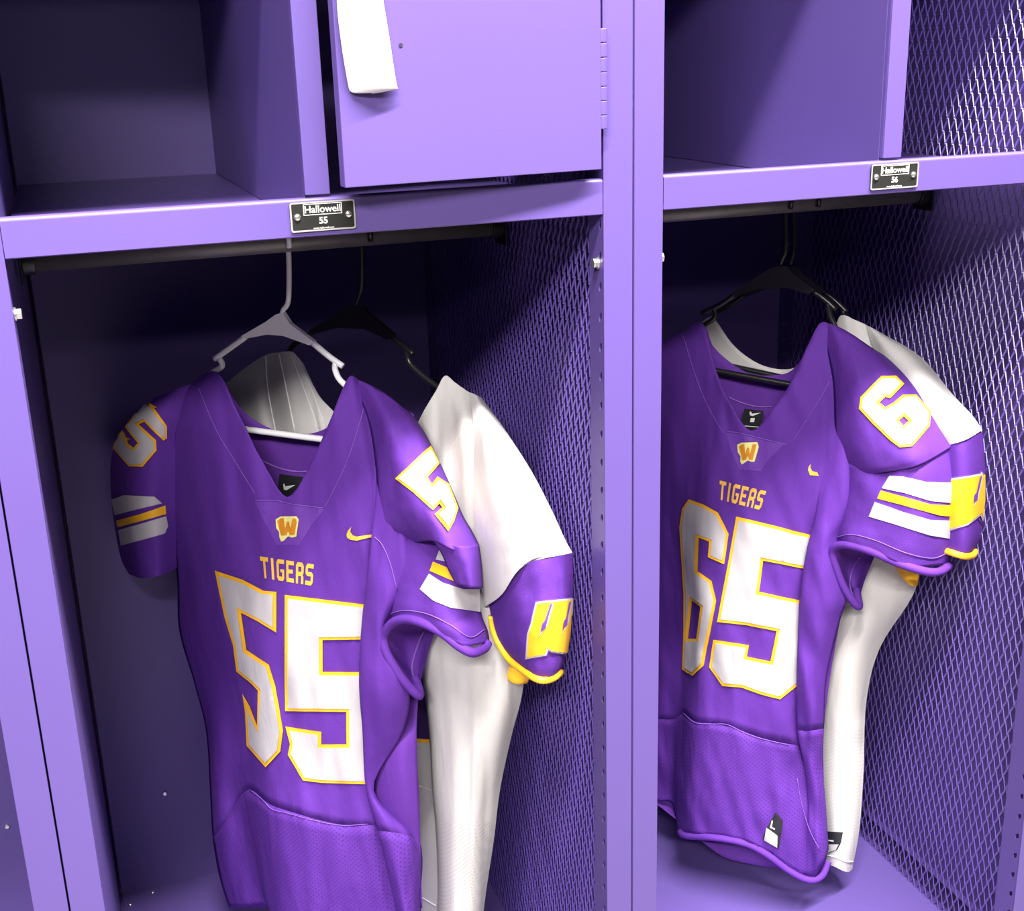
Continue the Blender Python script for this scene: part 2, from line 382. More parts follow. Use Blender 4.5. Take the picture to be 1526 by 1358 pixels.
L54 = locker(-W, 'purple metal locker cut off at the left edge, only its post showing', None, False)
L55 = locker(0.0, 'purple metal locker numbered 55 with a small hinged box door', '55', True)
L56 = locker(W, 'purple metal locker numbered 56 with an open upper compartment', '56', False)
L57 = locker(2 * W, 'purple metal locker seen only through the right-hand mesh side', None, False)
MB().box(W - A + 0.010, W - A + 0.0115, 0.034, D, 0.0, ZTOP).build('side_panel', M_LOCK, L57)

# ------------------------------------------------------------------ cloth tools
class Net:
    """cloth surface from a grid of (px, py, w): traced outline with its own depth in the garment's frame"""
    def __init__(s, fr, rows, n=5, m=5, amp=0.0, fx=30., fy=220., seed=0.0, shear=0.0, grow=0.0):
        s.fr = fr; C = np.array(rows, float)
        d = catmull(C, n); d = np.swapaxes(catmull(np.swapaxes(d, 0, 1), m), 0, 1)
        s.R, s.K = d.shape[:2]; s.m = m; s.n = n
        if amp:
            for i in range(s.R):
                for j in range(s.K):
                    e = min(1.0, j / 4, (s.K - 1 - j) / 4)
                    e *= 1.0 + grow * max(0.0, i / (s.R - 1) - 0.6)
                    d[i, j, 2] += e * amp * noise.noise(((d[i, j, 0] + shear * d[i, j, 1]) / fx, d[i, j, 1] / fy, seed)) + e * amp * .35 * noise.noise((d[i, j, 0] / fx * 2.7, d[i, j, 1] / fy * 3.1, seed + 9))
        s.d = d
        s.P = [[fr.p(*d[i, j]) for j in range(s.K)] for i in range(s.R)]
    def put(s, mb, r0=0, r1=None, back=0.0):
        """adds dense rows r0..r1 to a builder; back closes the piece with a rear sheet bowed away by back"""
        r1 = s.R - 1 if r1 is None else r1
        rows = range(r0, r1 + 1); K = s.K
        mb.add([s.P[i][j] for i in rows for j in range(K)], [(a * K + j, (a + 1) * K + j, (a + 1) * K + j + 1, a * K + j + 1) for a in range(r1 - r0) for j in range(K - 1)])
        if back:
            vs_ = []
            for i in rows:
                a, b = s.d[i, 0], s.d[i, -1]
                for j in range(K):
                    t = j / (K - 1); q = a * (1 - t) + b * t; lo = min(q[2], s.d[i, j, 2] - 0.004)
                    vs_.append(s.fr.p(q[0], q[1], lo - back * math.sin(PI * t) if 0 < j < K - 1 else q[2]))
            mb.add(vs_, [(a * K + j, a * K + j + 1, (a + 1) * K + j + 1, (a + 1) * K + j) for a in range(r1 - r0) for j in range(K - 1)])
        return mb
    def bvh(s, c0=0, c1=None):
        c0 = c0 * s.m; c1 = s.K - 1 if c1 is None else c1 * s.m; k = c1 - c0 + 1
        return BVHTree.FromPolygons([s.P[i][j] for i in range(s.R) for j in range(c0, c1 + 1)],
                                    [(i * k + j, (i + 1) * k + j, (i + 1) * k + j + 1, i * k + j + 1) for i in range(s.R - 1) for j in range(k - 1)])
def bvh_of(*mbs):
    V = []; F = []
    for b in mbs:
        k = len(V); V += b.v; F += [tuple(i + k for i in f) for f in b.f]
    return BVHTree.FromPolygons(V, F)

def hit(bv, fr, px, py, off):
    """point on the cloth seen at (px, py), lifted off it along the smoothed surface normal"""
    d = ray(px, py).normalized(); h = bv.ray_cast(CAMP, d)
    if h[0] is None:
        q = bv.find_nearest(fr.p(px, py, 0.03)); loc, nr = q[0], q[1]
        if nr.dot(d) > 0: nr = -nr
    else:
        loc = h[0]; nr = Vector((0, 0, 0))
        for dx, dy in ((0, 0), (5, 0), (-5, 0), (0, 5), (0, -5), (9, 0), (-9, 0)):
            g = h if not (dx or dy) else bv.ray_cast(CAMP, ray(px + dx, py + dy).normalized())
            if g[0] is not None and (g[0] - loc).length < 0.02: nr += g[1] if g[1].dot(d) < 0 else -g[1]
        nr.normalize()
    nr = (nr - d * 0.5).normalized()
    return loc + nr * off
def inside(p, loops):
    c = False
    for L_ in loops:
        n = len(L_)
        for i in range(n):
            (x1, y1), (x2, y2) = L_[i], L_[(i + 1) % n]
            if (y1 > p[1]) != (y2 > p[1]) and p[0] < (x2 - x1) * (p[1] - y1) / (y2 - y1) + x1: c = not c
    return c
def resample(L_, step):
    out = []
    for i in range(len(L_)):
        a, b = L_[i], L_[(i + 1) % len(L_)]; n = max(1, int(math.hypot(b[0] - a[0], b[1] - a[1]) / step + .5))
        out += [(a[0] + (b[0] - a[0]) * k / n, a[1] + (b[1] - a[1]) * k / n) for k in range(n)]
    return out
def inset(L_, d):
    """polygon moved inwards by d (outwards if negative)"""
    n = len(L_); ar = sum(L_[i][0] * L_[(i + 1) % n][1] - L_[(i + 1) % n][0] * L_[i][1] for i in range(n)); sg = 1 if ar > 0 else -1
    out = []
    for i in range(n):
        a, b, c = Vector(L_[i - 1]), Vector(L_[i]), Vector(L_[(i + 1) % n])
        u = (b - a).normalized(); v = (c - b).normalized()
        n1 = Vector((-u.y, u.x)) * sg; n2 = Vector((-v.y, v.x)) * sg; m_ = n1 + n2
        if m_.length < 0.2: m_ = n1
        m_ = m_.normalized(); k = d / max(0.45, m_.dot(n1)); out.append(tuple(b + m_ * k))
    return out
def decal(name, bv, fr, loops, m, parent, off=0.0012, step=7.0, thick=0.0007):
    """sewn-on piece: flat outline laid over the cloth surface, with its own thickness"""
    if not isinstance(loops[0][0], (tuple, list)): loops = [loops]
    vs_, ed = [], []
    for L_ in loops:
        L_ = resample(L_, step); k = len(vs_); n = len(L_); vs_ += [Vector(q) for q in L_]; ed += [(k + i, k + (i + 1) % n) for i in range(n)]
    xs = [v.x for v in vs_]; ys = [v.y for v in vs_]; nb = len(vs_)
    y = min(ys) + step / 2; r_ = 0
    while y < max(ys):
        x = min(xs) + step / 2 + (step / 2 if r_ % 2 else 0)
        while x < max(xs):
            if inside((x, y), loops) and min((Vector((x, y)) - v).length for v in vs_[:nb]) > step * 0.45: vs_.append(Vector((x, y)))
            x += step
        y += step * .87; r_ += 1
    res = delaunay_2d_cdt(vs_, ed, [], 0, 1e-4)
    V2, F2 = res[0], res[2]
    keep = [f for f in F2 if inside(sum((V2[i] for i in f), Vector((0, 0))) / len(f), loops)]
    P3 = [hit(bv, fr, v.x, v.y, off) for v in V2]
    # orientation towards the aisle
    F = []
    for f in keep:
        a, b, c = V2[f[0]], V2[f[1]], V2[f[2]]
        ar = (b.x - a.x) * (c.y - a.y) - (c.x - a.x) * (b.y - a.y)
        if abs(ar) < 0.06: continue
        F.append(tuple(f) if ar < 0 else tuple(reversed(f)))     # picture y runs down, so negative area faces the aisle
    used = sorted({i for f in F for i in f}); mp = {q: k for k, q in enumerate(used)}
    V = [P3[i] for i in used]; F = [tuple(mp[i] for i in f) for f in F]; nf = len(F)
    cnt = {}
    for f in F:
        for a, c in zip(f, f[1:] + f[:1]): cnt[(a, c)] = 1
    for (a, c) in list(cnt):
        if (c, a) not in cnt:                                  # rim down to the cloth
            da = (V[a] - CAMP).normalized() * (thick + 0.0006); dc = (V[c] - CAMP).normalized() * (thick + 0.0006)
            k = len(V); V += [V[a].copy(), V[c].copy(), V[c] + dc, V[a] + da]; F.append((k + 1, k, k + 3, k + 2))
    o = wobj(name, V, F, m, parent, True)
    o.data.polygons.foreach_set('use_smooth', [k < nf for k in range(len(F))])
    return o
def stitch(name, bv, fr, pts, m, parent, r=0.0006, off=0.0008, n=5):
    P = [hit(bv, fr, q[0], q[1], off) for q in polyline(pts, n)]
    return MB().tube(P, r, 6).wbuild(name, m, parent)
def digit(bv, fr, loops, parent, border=4.6, label=None, mn=None, mb_=None, step=7.0):
    if not isinstance(loops[0][0], (tuple, list)): loops = [loops]
    g = decal('number', bv, fr, loops, mb_ or M_GOLD, parent, 0.0024, step, 0.0018)
    inner = [inset(loops[0], border)] + [inset(h, -border) for h in loops[1:]]
    decal('number_face', bv, fr, inner, mn or M_NUM, g, 0.0036, step * 0.8, 0.0008)
    if label: g['label'] = label
    return g
LET = {  # block letters on a 0..1 x 0..1 grid (y down) as lists of boxes / polygons
 'T': [[(0, 0), (1, 0), (1, .2), (.64, .2), (.64, 1), (.36, 1), (.36, .2), (0, .2)]],
 'I': [[(.32, 0), (.68, 0), (.68, 1), (.32, 1)]],
 'G': [[(.2, 0), (1, 0), (1, .2), (.3, .2), (.3, .8), (.7, .8), (.7, .6), (.5, .6), (.5, .45), (1, .45), (1, .85), (.8, 1), (.2, 1), (0, .85), (0, .15)]],
 'E': [[(0, 0), (1, 0), (1, .19), (.3, .19), (.3, .4), (.85, .4), (.85, .58), (.3, .58), (.3, .81), (1, .81), (1, 1), (0, 1)]],
 'R': [[(.2, 0), (.8, 0), (1, .15), (1, .48), (.88, .56), (1, .66), (1, 1), (.7, 1), (.7, .64), (.3, .64), (.3, 1), (0, 1), (0, .15)], [(.3, .2), (.7, .2), (.7, .44), (.3, .44)]],
 'S': [[(.2, 0), (1, 0), (1, .2), (.3, .2), (.3, .38), (.8, .38), (1, .5), (1, .85), (.8, 1), (0, 1), (0, .8), (.7, .8), (.7, .58), (.2, .58), (0, .46), (0, .15)]],
}
def lettering(bv, fr, word, quad, parent, m):
    TL, TR, BL, BR = [Vector(q) for q in quad]
    wid = [0.55 if ch == 'I' else 1.0 for ch in word]; gap = 0.26; tot = sum(wid) + gap * (len(word) - 1); x = 0
    for ch, w_ in zip(word, wid):
        loops = []
        for L_ in LET[ch]:
            o = []
            for (u, v) in L_:
                u2 = (u - .5) * (1.0 if ch != 'I' else 1.6) + .5
                uu = (x + u2 * w_) / tot
                q = TL.lerp(TR, uu).lerp(BL.lerp(BR, uu), v); o.append((q.x, q.y))
            loops.append(o)
        decal('letter_' + ch.lower(), bv, fr, loops, m, parent, 0.0011, 4.0, 0.0006)
        x += w_ + gap

# ------------------------------------------------------------------ hangers
def hanger(name, label, fr, w, m, hook, body, tips, bar, group, th=0.006):
    """plastic hanger: hook wire, gusset plate, two arms with strap notches, lower bar; px points laid in the garment's frame"""
    base = fr.p(*bar[0], w)
    h = thing(name, label, 'hanger', base, group)
    hk = [fr.p(x, y, w) for x, y in polyline(hook, 6)]
    # the hook goes on over the rod
    top = hk[0]; zr = S - 0.0765; yr = 0.30; rr = 0.0172
    a0 = math.atan2(top.z - zr, 1e-6)
    front = Vector((top.x, yr - rr, zr)); arc = []
    for k in range(0, 9):
        t = PI + 0.25 - (PI + .35) * k / 8
        arc.append(Vector((top.x, yr + rr * math.cos(t), zr + rr * math.sin(t))))
    pts = list(reversed(arc)) + hk
    MB().tube(pts, 0.0031, 10).wbuild('hook', m, h)
    MB().prism([fr.p(x, y, w) for x, y in body], fr.n, th).wbuild('gusset', m, h, smooth=False)
    for pl in tips:
        MB().tube([fr.p(x, y, w) for x, y in polyline(pl, 5)], 0.0036, 10).wbuild('arm', m, h)
    MB().tube([fr.p(x, y, w) for x, y in bar], 0.0040, 10).wbuild('lower_bar', m, h)
    return h

# ------------------------------------------------------------------ purple jersey 55
F1 = Frame(0.316, 0.300, 45)
hanger('clothes_hanger', 'white plastic hanger carrying the purple 55 jersey', F1, -0.012, M_HANGW,
       [(424, 366), (430, 376), (430, 445), (422, 462), (419, 474)],
       [(413, 468), (424, 466), (434, 482), (470, 509), (463, 514), (424, 500), (400, 498), (369, 504), (362, 500), (398, 479)],
       [[(366, 502), (345, 517), (320, 535)], [(327, 534), (331, 545), (319, 554), (290, 575), (240, 612)],
        [(466, 511), (490, 531), (511, 546)], [(500, 541), (500, 553), (512, 572), (560, 610), (640, 690)]],
       [(240, 614), (350, 638), (490, 656), (645, 688)], 'plastic clothes hangers on the coat rods')

j1 = thing('football_jersey', 'purple jersey with white number 55 hanging in the left locker', 'jersey', F1.p(440, 1400, 0.0), 'football jerseys in the lockers')
# front: columns left to right, rows top to hem.  (px, py, w)
top = [(240, 600, -.005), (284, 573, .0), (322, 554, .004), (352, 611, .022), (390, 686, .038), (428, 741, .046), (463, 690, .044), (495, 619, .038), (519, 563, .02), (537, 568, .012), (550, 574, .012), (572, 586, .012), (596, 604, .008), (612, 615, .0)]
def row(y, xs, ws): return [(x, (y[i] if isinstance(y, (list, tuple)) else y), w) for i, (x, w) in enumerate(zip(xs, ws))]
R1 = [top,
 [(247, 690, -.012), (284, 665, .012), (328, 655, .022), (364, 688, .034), (398, 733, .044), (429, 764, .050), (463, 733, .048), (505, 688, .044), (538, 670, .038), (556, 676, .032), (566, 680, .032), (588, 684, .034), (612, 690, .024), (634, 700, .0)],
 row(785, [256, 285, 318, 360, 400, 430, 465, 505, 540, 558, 556, 582, 612, 640], [-.025, .0, .022, .038, .048, .052, .050, .046, .042, .034, .044, .052, .042, .0]),
 row(865, [264, 286, 310, 345, 395, 430, 470, 510, 545, 557, 546, 575, 605, 636], [-.04, -.012, .012, .034, .048, .052, .048, .042, .034, .022, .046, .060, .050, .0]),
 row(940, [267, 288, 313, 345, 390, 430, 470, 512, 545, 557, 538, 556, 568, 574], [-.045, -.018, .002, .028, .046, .050, .046, .038, .028, .014, .048, .062, .060, .048]),
 row(1020, [290, 306, 335, 355, 390, 430, 470, 512, 543, 556, 535, 560, 588, 609], [-.05, -.028, -.012, .006, .042, .047, .043, .034, .024, .008, .048, .062, .056, .036]),
 row(1090, [307, 322, 348, 365, 393, 432, 470, 512, 543, 556, 540, 558, 582, 601], [-.052, -.03, -.018, .004, .040, .046, .042, .032, .022, .010, .042, .048, .042, .028]),
 row([1175, 1165, 1140, 1135, 1145, 1155, 1162, 1168, 1170, 1172, 1175, 1176, 1177, 1178], [313, 328, 352, 370, 396, 434, 470, 512, 541, 553, 545, 549, 553, 557], [-.054, -.03, -.018, .008, .040, .046, .042, .032, .024, .018, .030, .033, .032, .028]),
 row([1250, 1225, 1185, 1179, 1199, 1212, 1223, 1231, 1230, 1232, 1238, 1240, 1244, 1250], [317, 335, 360, 377, 402, 440, 478, 520, 553, 568, 563, 580, 604, 624], [-.05, -.028, -.018, .010, .040, .050, .044, .034, .024, .012, .034, .042, .030, .0]),
 row([1310, 1308, 1306, 1320, 1335, 1340, 1345, 1345, 1345, 1345, 1345, 1345, 1345, 1340], [328, 350, 382, 394, 420, 452, 490, 530, 570, 590, 588, 602, 616, 627], [-.045, -.025, -.016, .012, .044, .052, .046, .036, .026, .016, .034, .040, .028, .0]),
 row([1352, 1352, 1350, 1378, 1400, 1408, 1412, 1414, 1416, 1418, 1418, 1418, 1414, 1408], [341, 366, 396, 408, 430, 462, 498, 540, 582, 604, 602, 612, 622, 630], [-.04, -.022, -.014, .012, .044, .052, .046, .036, .026, .018, .034, .040, .028, .0]),
]
N1 = Net(F1, R1, 6, 5, amp=0.006, fx=26, fy=150, seed=2.0, shear=-0.15, grow=1.2)
kk = 6 * 8                                      # dense row of the waist seam
MBf = MB(); N1.put(MBf, 0, kk); front1 = MBf.wbuild('front_panel', M_PUR, j1)
front1.modifiers.new('t', 'SOLIDIFY').thickness = 0.0012
MBl = MB(); N1.put(MBl, kk, None); low1 = MBl.wbuild('lower_mesh_panel', M_PURMESH, j1)
low1.modifiers.new('t', 'SOLIDIFY').thickness = 0.0012
chest1 = N1.bvh(0, 9); ridge1 = N1.bvh(10, 13); all1 = N1.bvh()
# back: seen inside the neck, along the right side and under the front hem
B1 = Net(F1, [
 [(236, 600, -.02), (290, 575, -.010), (324, 556, -.004), (346, 592, -.018), (372, 622, -.030), (408, 641, -.036), (452, 648, -.036), (488, 637, -.030), (506, 612, -.018), (521, 565, -.008), (570, 588, -.012), (616, 618, -.012)],
 row(720, [250, 290, 324, 350, 378, 410, 452, 490, 520, 545, 590, 628], [-.03, -.034, -.036, -.038, -.04, -.042, -.042, -.04, -.036, -.032, -.026, -.02]),
 row(860, [264, 296, 330, 360, 390, 420, 455, 495, 530, 560, 600, 634], [-.05, -.052, -.054, -.054, -.054, -.054, -.052, -.048, -.042, -.036, -.028, -.02]),
 row(1040, [298, 318, 340, 365, 395, 425, 458, 495, 530, 560, 595, 622], [-.06, -.062, -.062, -.06, -.056, -.052, -.048, -.042, -.034, -.022, -.006, .004]),
 row(1110, [309, 328, 350, 372, 398, 430, 462, 498, 535, 565, 598, 621], [-.062, -.064, -.064, -.06, -.056, -.05, -.044, -.034, -.012, .016, .024, .010]),
 row(1200, [314, 335, 356, 378, 402, 434, 466, 502, 540, 572, 602, 625], [-.062, -.064, -.064, -.06, -.056, -.05, -.042, -.030, -.004, .022, .026, .010]),
 row(1290, [323, 342, 364, 386, 408, 440, 472, 508, 545, 576, 605, 627], [-.058, -.06, -.06, -.058, -.054, -.048, -.042, -.034, -.02, -.002, .008, .002]),
 row(1354, [341, 356, 374, 394, 416, 446, 478, 512, 548, 578, 606, 629], [-.044, -.052, -.054, -.054, -.052, -.048, -.044, -.036, -.026, -.01, .0, .0]),
], 6, 4, amp=0.003, fx=30, fy=200, seed=5)
b_ = MB(); B1.put(b_); bk = b_.wbuild('back_panel', M_PURIN, j1); bk.modifiers.new('t', 'SOLIDIFY').thickness = 0.0012
back1 = B1.bvh()
# neck facing inside the back, with its stitched edge and the label
stitch('neck_seam', back1, F1, [(380, 678), (398, 690), (425, 700), (450, 703), (468, 701)], M_STITCH, j1, 0.0011)
lb = decal('neck_label', back1, F1, [(417, 706), (456, 711), (444, 726), (430, 740), (414, 738)], M_LABEL, j1, 0.0016, 6)
decal('label_logo', back1, F1, [(423, 722), (424, 719.5), (426.5, 724), (441, 722), (428, 730), (424, 729)], M_LABELP, lb, 0.0026, 3, 0.0004)
# collar band seam lines
stitch('collar_seam', all1, F1, [(296, 578), (322, 640), (352, 690), (380, 735)], M_STITCH, j1, 0.0004, 0.0004)
stitch('collar_seam', all1, F1, [(545, 600), (520, 680), (495, 735), (482, 758)], M_STITCH, j1, 0.0004, 0.0004)
stitch('yoke_seam', chest1, F1, [(378, 746), (410, 746), (440, 752), (482, 757)], M_STITCH, j1, 0.0006)
decal('satin_patch', chest1, F1, [(380, 748), (410, 748), (440, 754), (483, 759), (462, 786), (446, 812), (412, 812), (396, 780)], M_PURSATIN, j1, 0.0005, 7)
em = decal('emblem', chest1, F1, [(411.6, 774), (419, 769.6), (442.4, 769.4), (445.5, 774), (442.4, 799), (436, 801), (430, 799), (424, 805.5), (419.7, 807), (417, 800), (416.4, 792), (412.4, 787)], M_CREAM, j1, 0.0014, 4)
decal('emblem_letter', chest1, F1, [(414, 776), (420, 772), (424, 772), (426, 788), (429, 777), (432, 777), (434, 788), (437, 772), (442, 773), (443, 777), (440, 796), (433, 797), (430.5, 790), (428, 797), (420.5, 798), (417, 787)], M_AMBER, em, 0.0022, 3)
decal('check_mark_logo', chest1, F1, [(517, 797), (519, 791), (524, 785), (522.5, 792), (526, 797.5), (532, 799.5), (549, 797), (556, 796), (556, 800), (549, 801), (532, 805.5), (522.5, 804), (518, 801)], M_GOLDTH, j1, 0.0014, 4)
lettering(chest1, F1, 'TIGERS', [(388, 829), (468, 841), (391, 861), (466, 873)], j1, M_GOLDTH)
digit(chest1, F1, [(322, 850), (363, 863.5), (394, 880), (413.4, 881.6), (413, 942), (385, 925), (360.6, 912.5), (369, 968), (402, 990), (411, 1021), (422.5, 1088), (419, 1119), (397.4, 1143), (369.6, 1111), (367, 1060), (363, 1033), (374, 1052), (385, 1081), (386, 1028.5), (376, 1018), (354, 1000), (349, 961.5), (336, 918)], j1)
digit(chest1, F1, [(425.5, 886), (553, 901), (552, 952), (481, 953), (481.5, 1000.5), (552, 1001), (552, 1168), (480, 1166), (452, 1162.5), (430, 1124), (433, 1108), (426, 1082), (479.7, 1090), (479.7, 1108.5), (516.5, 1108.5), (516.5, 1060), (425.5, 1059)], j1)
stitch('waist_seam', chest1, F1, [(372, 1176), (392, 1192), (406, 1206), (430, 1212), (470, 1223), (510, 1230), (548, 1228)], M_STITCH, j1, 0.0005)
stitch('side_seam', ridge1, F1, [(558, 800), (570, 812), (582, 840), (592, 880)], M_STITCH, j1, 0.0005)

# right sleeve: shoulder cap, hanging flap, lower sleeve with the stripes, cuff rim
sl = MB()
U1 = Net(F1, [
 [(521, 563, 0.001), (545, 571, .02), (575, 586, .02), (600, 606, .02), (612, 615, .01)],
 [(548, 625, 0.028), (575, 630, .052), (602, 636, .050), (624, 642, .04), (636, 650, .015)],
 [(560, 700, 0.034), (590, 700, .068), (620, 704, .070), (648, 712, .055), (668, 716, .015)],
 [(562, 755, 0.036), (595, 752, .072), (632, 755, .085), (662, 764, .07), (690, 768, .02)],
 [(565, 795, 0.036), (600, 790, .06), (640, 786, .090), (675, 796, .085), (704, 792, .03)],
 [(566, 815, .000), (604, 812, .030), (642, 806, .088), (680, 820, .092), (714, 812, .04)],
], 7, 6, amp=0.005, fx=22, fy=60, seed=7)
U1.put(sl)
Lw1 = Net(F1, [
 [(566, 790, 0.010), (600, 792, .045), (640, 796, .050), (670, 800, .055), (706, 800, .03)],
 [(563, 835, 0.015), (600, 835, .052), (640, 832, .062), (676, 838, .066), (713, 836, .03)],
 [(562, 875, 0.016), (595, 878, .058), (632, 876, .070), (672, 882, .076), (714, 884, .03)],
 [(564, 905, 0.018), (592, 908, .062), (630, 906, .078), (672, 916, .082), (718, 916, .03)],
 [(570, 926, 0.018), (598, 922, .066), (636, 924, .082), (682, 938, .086), (727, 940, .03)],
 [(576, 936, 0.018), (604, 930, .066), (640, 940, .082), (690, 962, .086), (730, 957, .03)],
], 6, 6, amp=0.004, fx=30, fy=50, seed=11)
Lw1.put(sl, back=0.055)
Fl1 = Net(F1, [
 [(645, 806, .088), (668, 812, .094), (692, 814, .088), (714, 811, .042)],
 [(658, 826, .086), (676, 830, .092), (698, 832, .088), (717, 832, .042)],
 [(668, 850, .084), (684, 852, .09), (702, 854, .086), (719, 855, .042)],
 [(678, 869, .082), (690, 874, .088), (706, 877, .084), (720, 877, .042)],
], 5, 5, amp=0.003, fx=16, fy=40, seed=3)
Fl1.put(sl)
so1 = sl.wbuild('sleeve', M_PUR, j1); so1.modifiers.new('t', 'SOLIDIFY').thickness = 0.0012
up1 = U1.bvh(); lo1 = Lw1.bvh()
digit(up1, F1, [(591, 713), (640, 665), (653, 691), (637, 712), (643, 722), (650, 711), (667, 722), (681, 758), (675, 778), (667, 793), (647, 767), (657, 757), (653, 751), (645, 761), (618, 735)], so1, 3.6, step=5)
decal('stripe', lo1, F1, [(656, 818), (690, 826), (690, 842), (650, 834)], M_NUM, so1, 0.0012, 6)
decal('stripe', lo1, F1, [(646, 837), (667, 846), (700, 862), (700, 874), (676, 866), (641, 851)], M_GOLD, so1, 0.0012, 6)
decal('stripe', lo1, F1, [(640, 855), (626, 878), (646, 895), (672, 906), (715, 912), (714, 878), (690, 878), (660, 868)], M_NUM, so1, 0.0012, 6)
# cuff: rolled rim round the sleeve opening and the inside that shows through it
rim = [(727, 958, .034), (721, 967, .045), (704, 973, .075), (684, 963, .084), (660, 944, .084), (634, 930, .082), (608, 923, .074), (586, 928, .062), (573, 946, .055), (574, 968, .055), (590, 998, .05), (608, 1022, .042), (625, 1037, .03), (622, 1020, .012), (618, 1008, .008)]
MB().tube([F1.p(*q) for q in polyline(rim, 5)], 0.0055, 10).wbuild('cuff', M_PUR, so1)
stitch('cuff_seam', bvh_of(sl), F1, [(722, 938), (700, 950), (672, 932), (640, 916), (606, 910), (582, 916), (568, 934)], M_STITCH, so1, 0.0006)
In1 = Net(F1, [
 [(582, 934, .045), (606, 928, .02), (634, 936, .01), (648, 942, .02)],
 [(576, 958, .045), (604, 955, .0), (628, 960, -.005), (640, 966, .015)],
 [(588, 990, .042), (606, 985, .0), (622, 990, -.004), (632, 996, .012)],
 [(606, 1016, .038), (614, 1012, .01), (622, 1014, .006), (626, 1020, .01)],
 [(622, 1032, .03), (624, 1034, .022), (626, 1034, .02), (628, 1036, .02)],
], 5, 5)
b_ = MB(); In1.put(b_); ins = b_.wbuild('sleeve_inside', M_PURIN, so1)
stitch('inner_seam', In1.bvh(), F1, [(632, 940), (622, 965), (614, 995), (620, 1020)], M_STITCH, so1, 0.0014)

# left sleeve, turned to the back of the locker
Ls1 = Net(F1, [
 [(232, 592, -.01), (245, 588, .0), (262, 580, .005), (285, 573, .0)],
 [(188, 632, -.03), (208, 628, .012), (234, 628, .02), (262, 640, .0)],
 [(167, 676, -.04), (194, 676, .014), (226, 680, .022), (262, 690, -.005)],
 [(165, 730, -.045), (194, 732, .012), (226, 736, .018), (262, 740, -.012)],
 [(171, 785, -.045), (198, 788, .012), (230, 786, .016), (262, 785, -.02)],
 [(180, 832, -.045), (205, 838, .01), (234, 834, .012), (263, 826, -.025)],
 [(192, 856, -.045), (212, 862, .01), (238, 858, .01), (264, 846, -.03)],
], 5, 6, amp=0.004, fx=24, fy=60, seed=21)
sl = MB(); Ls1.put(sl, back=0.05); so1b = sl.wbuild('sleeve', M_PUR, j1)
lv1 = Ls1.bvh()
digit(lv1, F1, [(219, 597), (233, 612), (248, 634), (248, 652), (243, 656), (217, 629), (209, 633), (233, 655), (233, 671), (214, 695), (194, 695), (170, 668), (175, 653), (184, 642), (188, 647), (194, 662), (201, 667), (207, 660), (188, 637)], so1b, 3.4, step=5)
decal('stripe', lv1, F1, [(167, 745), (185, 738), (230, 740), (241, 750), (205, 759), (172, 768)], M_NUM, so1b, 0.0012, 6)
decal('stripe', lv1, F1, [(174, 776), (210, 766), (246, 753), (247, 766), (212, 776), (176, 786)], M_GOLD, so1b, 0.0012, 6)
decal('stripe', lv1, F1, [(177, 790), (212, 780), (247, 769), (250, 784), (245, 795), (214, 804), (181, 813)], M_NUM, so1b, 0.0012, 6)

# ------------------------------------------------------------------ white jersey behind 55
F2 = Frame(0.412, 0.300, 56)
hanger('clothes_hanger', 'black plastic hanger behind the white one in the left locker', F2, -0.022, M_BLACK,
       [(536, 352), (539, 362), (539, 425), (534, 445), (531, 456)],
       [(520, 455), (540, 455), (552, 468), (590, 500), (580, 506), (545, 490), (505, 488), (468, 498), (462, 492), (500, 470)],
       [[(466, 495), (450, 506), (436, 516), (432, 530)], [(585, 503), (602, 517), (616, 528)], [(606, 522), (610, 540), (630, 560), (668, 590), (720, 640)], [(440, 512), (420, 535), (380, 560)]],
       [(400, 600), (470, 626), (505, 633), (620, 655), (715, 668)], 'plastic clothes hangers on the coat rods')
j2 = thing('football_jersey', 'white jersey with purple sleeve ends hanging behind the purple 55 jersey', 'jersey', F2.p(650, 1400, 0.0), 'football jerseys in the lockers')
tb = MB()
# left yoke, seen inside the purple jersey's neck
Y2 = Net(F2, [
 [(336, 572, -.03), (366, 548, -.02), (396, 529, -.014), (418, 525, -.01), (434, 524, -.008), (442, 530, -.01), (452, 542, -.014)],
 [(350, 610, -.025), (376, 596, -.014), (399, 585, -.014), (428, 580, -.0), (452, 575, -.004), (464, 574, -.012), (476, 590, -.018)],
 [(380, 660, -.02), (398, 655, -.01), (412, 650, -.012), (440, 645, .004), (470, 640, .0), (482, 636, -.01), (506, 626, -.02)],
 [(400, 720, -.02), (415, 720, -.01), (430, 720, -.008), (455, 720, .006), (490, 720, .0), (510, 715, -.01), (540, 700, -.02)],
], 6, 5, amp=0.003, fx=20, fy=120, seed=31)
Y2.put(tb)
yv2 = Y2.bvh()
YOKE = [[(396, 531), (400, 585), (412, 648)], [(432, 526), (452, 578), (476, 640)], [(442, 532), (464, 580), (486, 640)], [(416, 528), (428, 585), (440, 645)]]
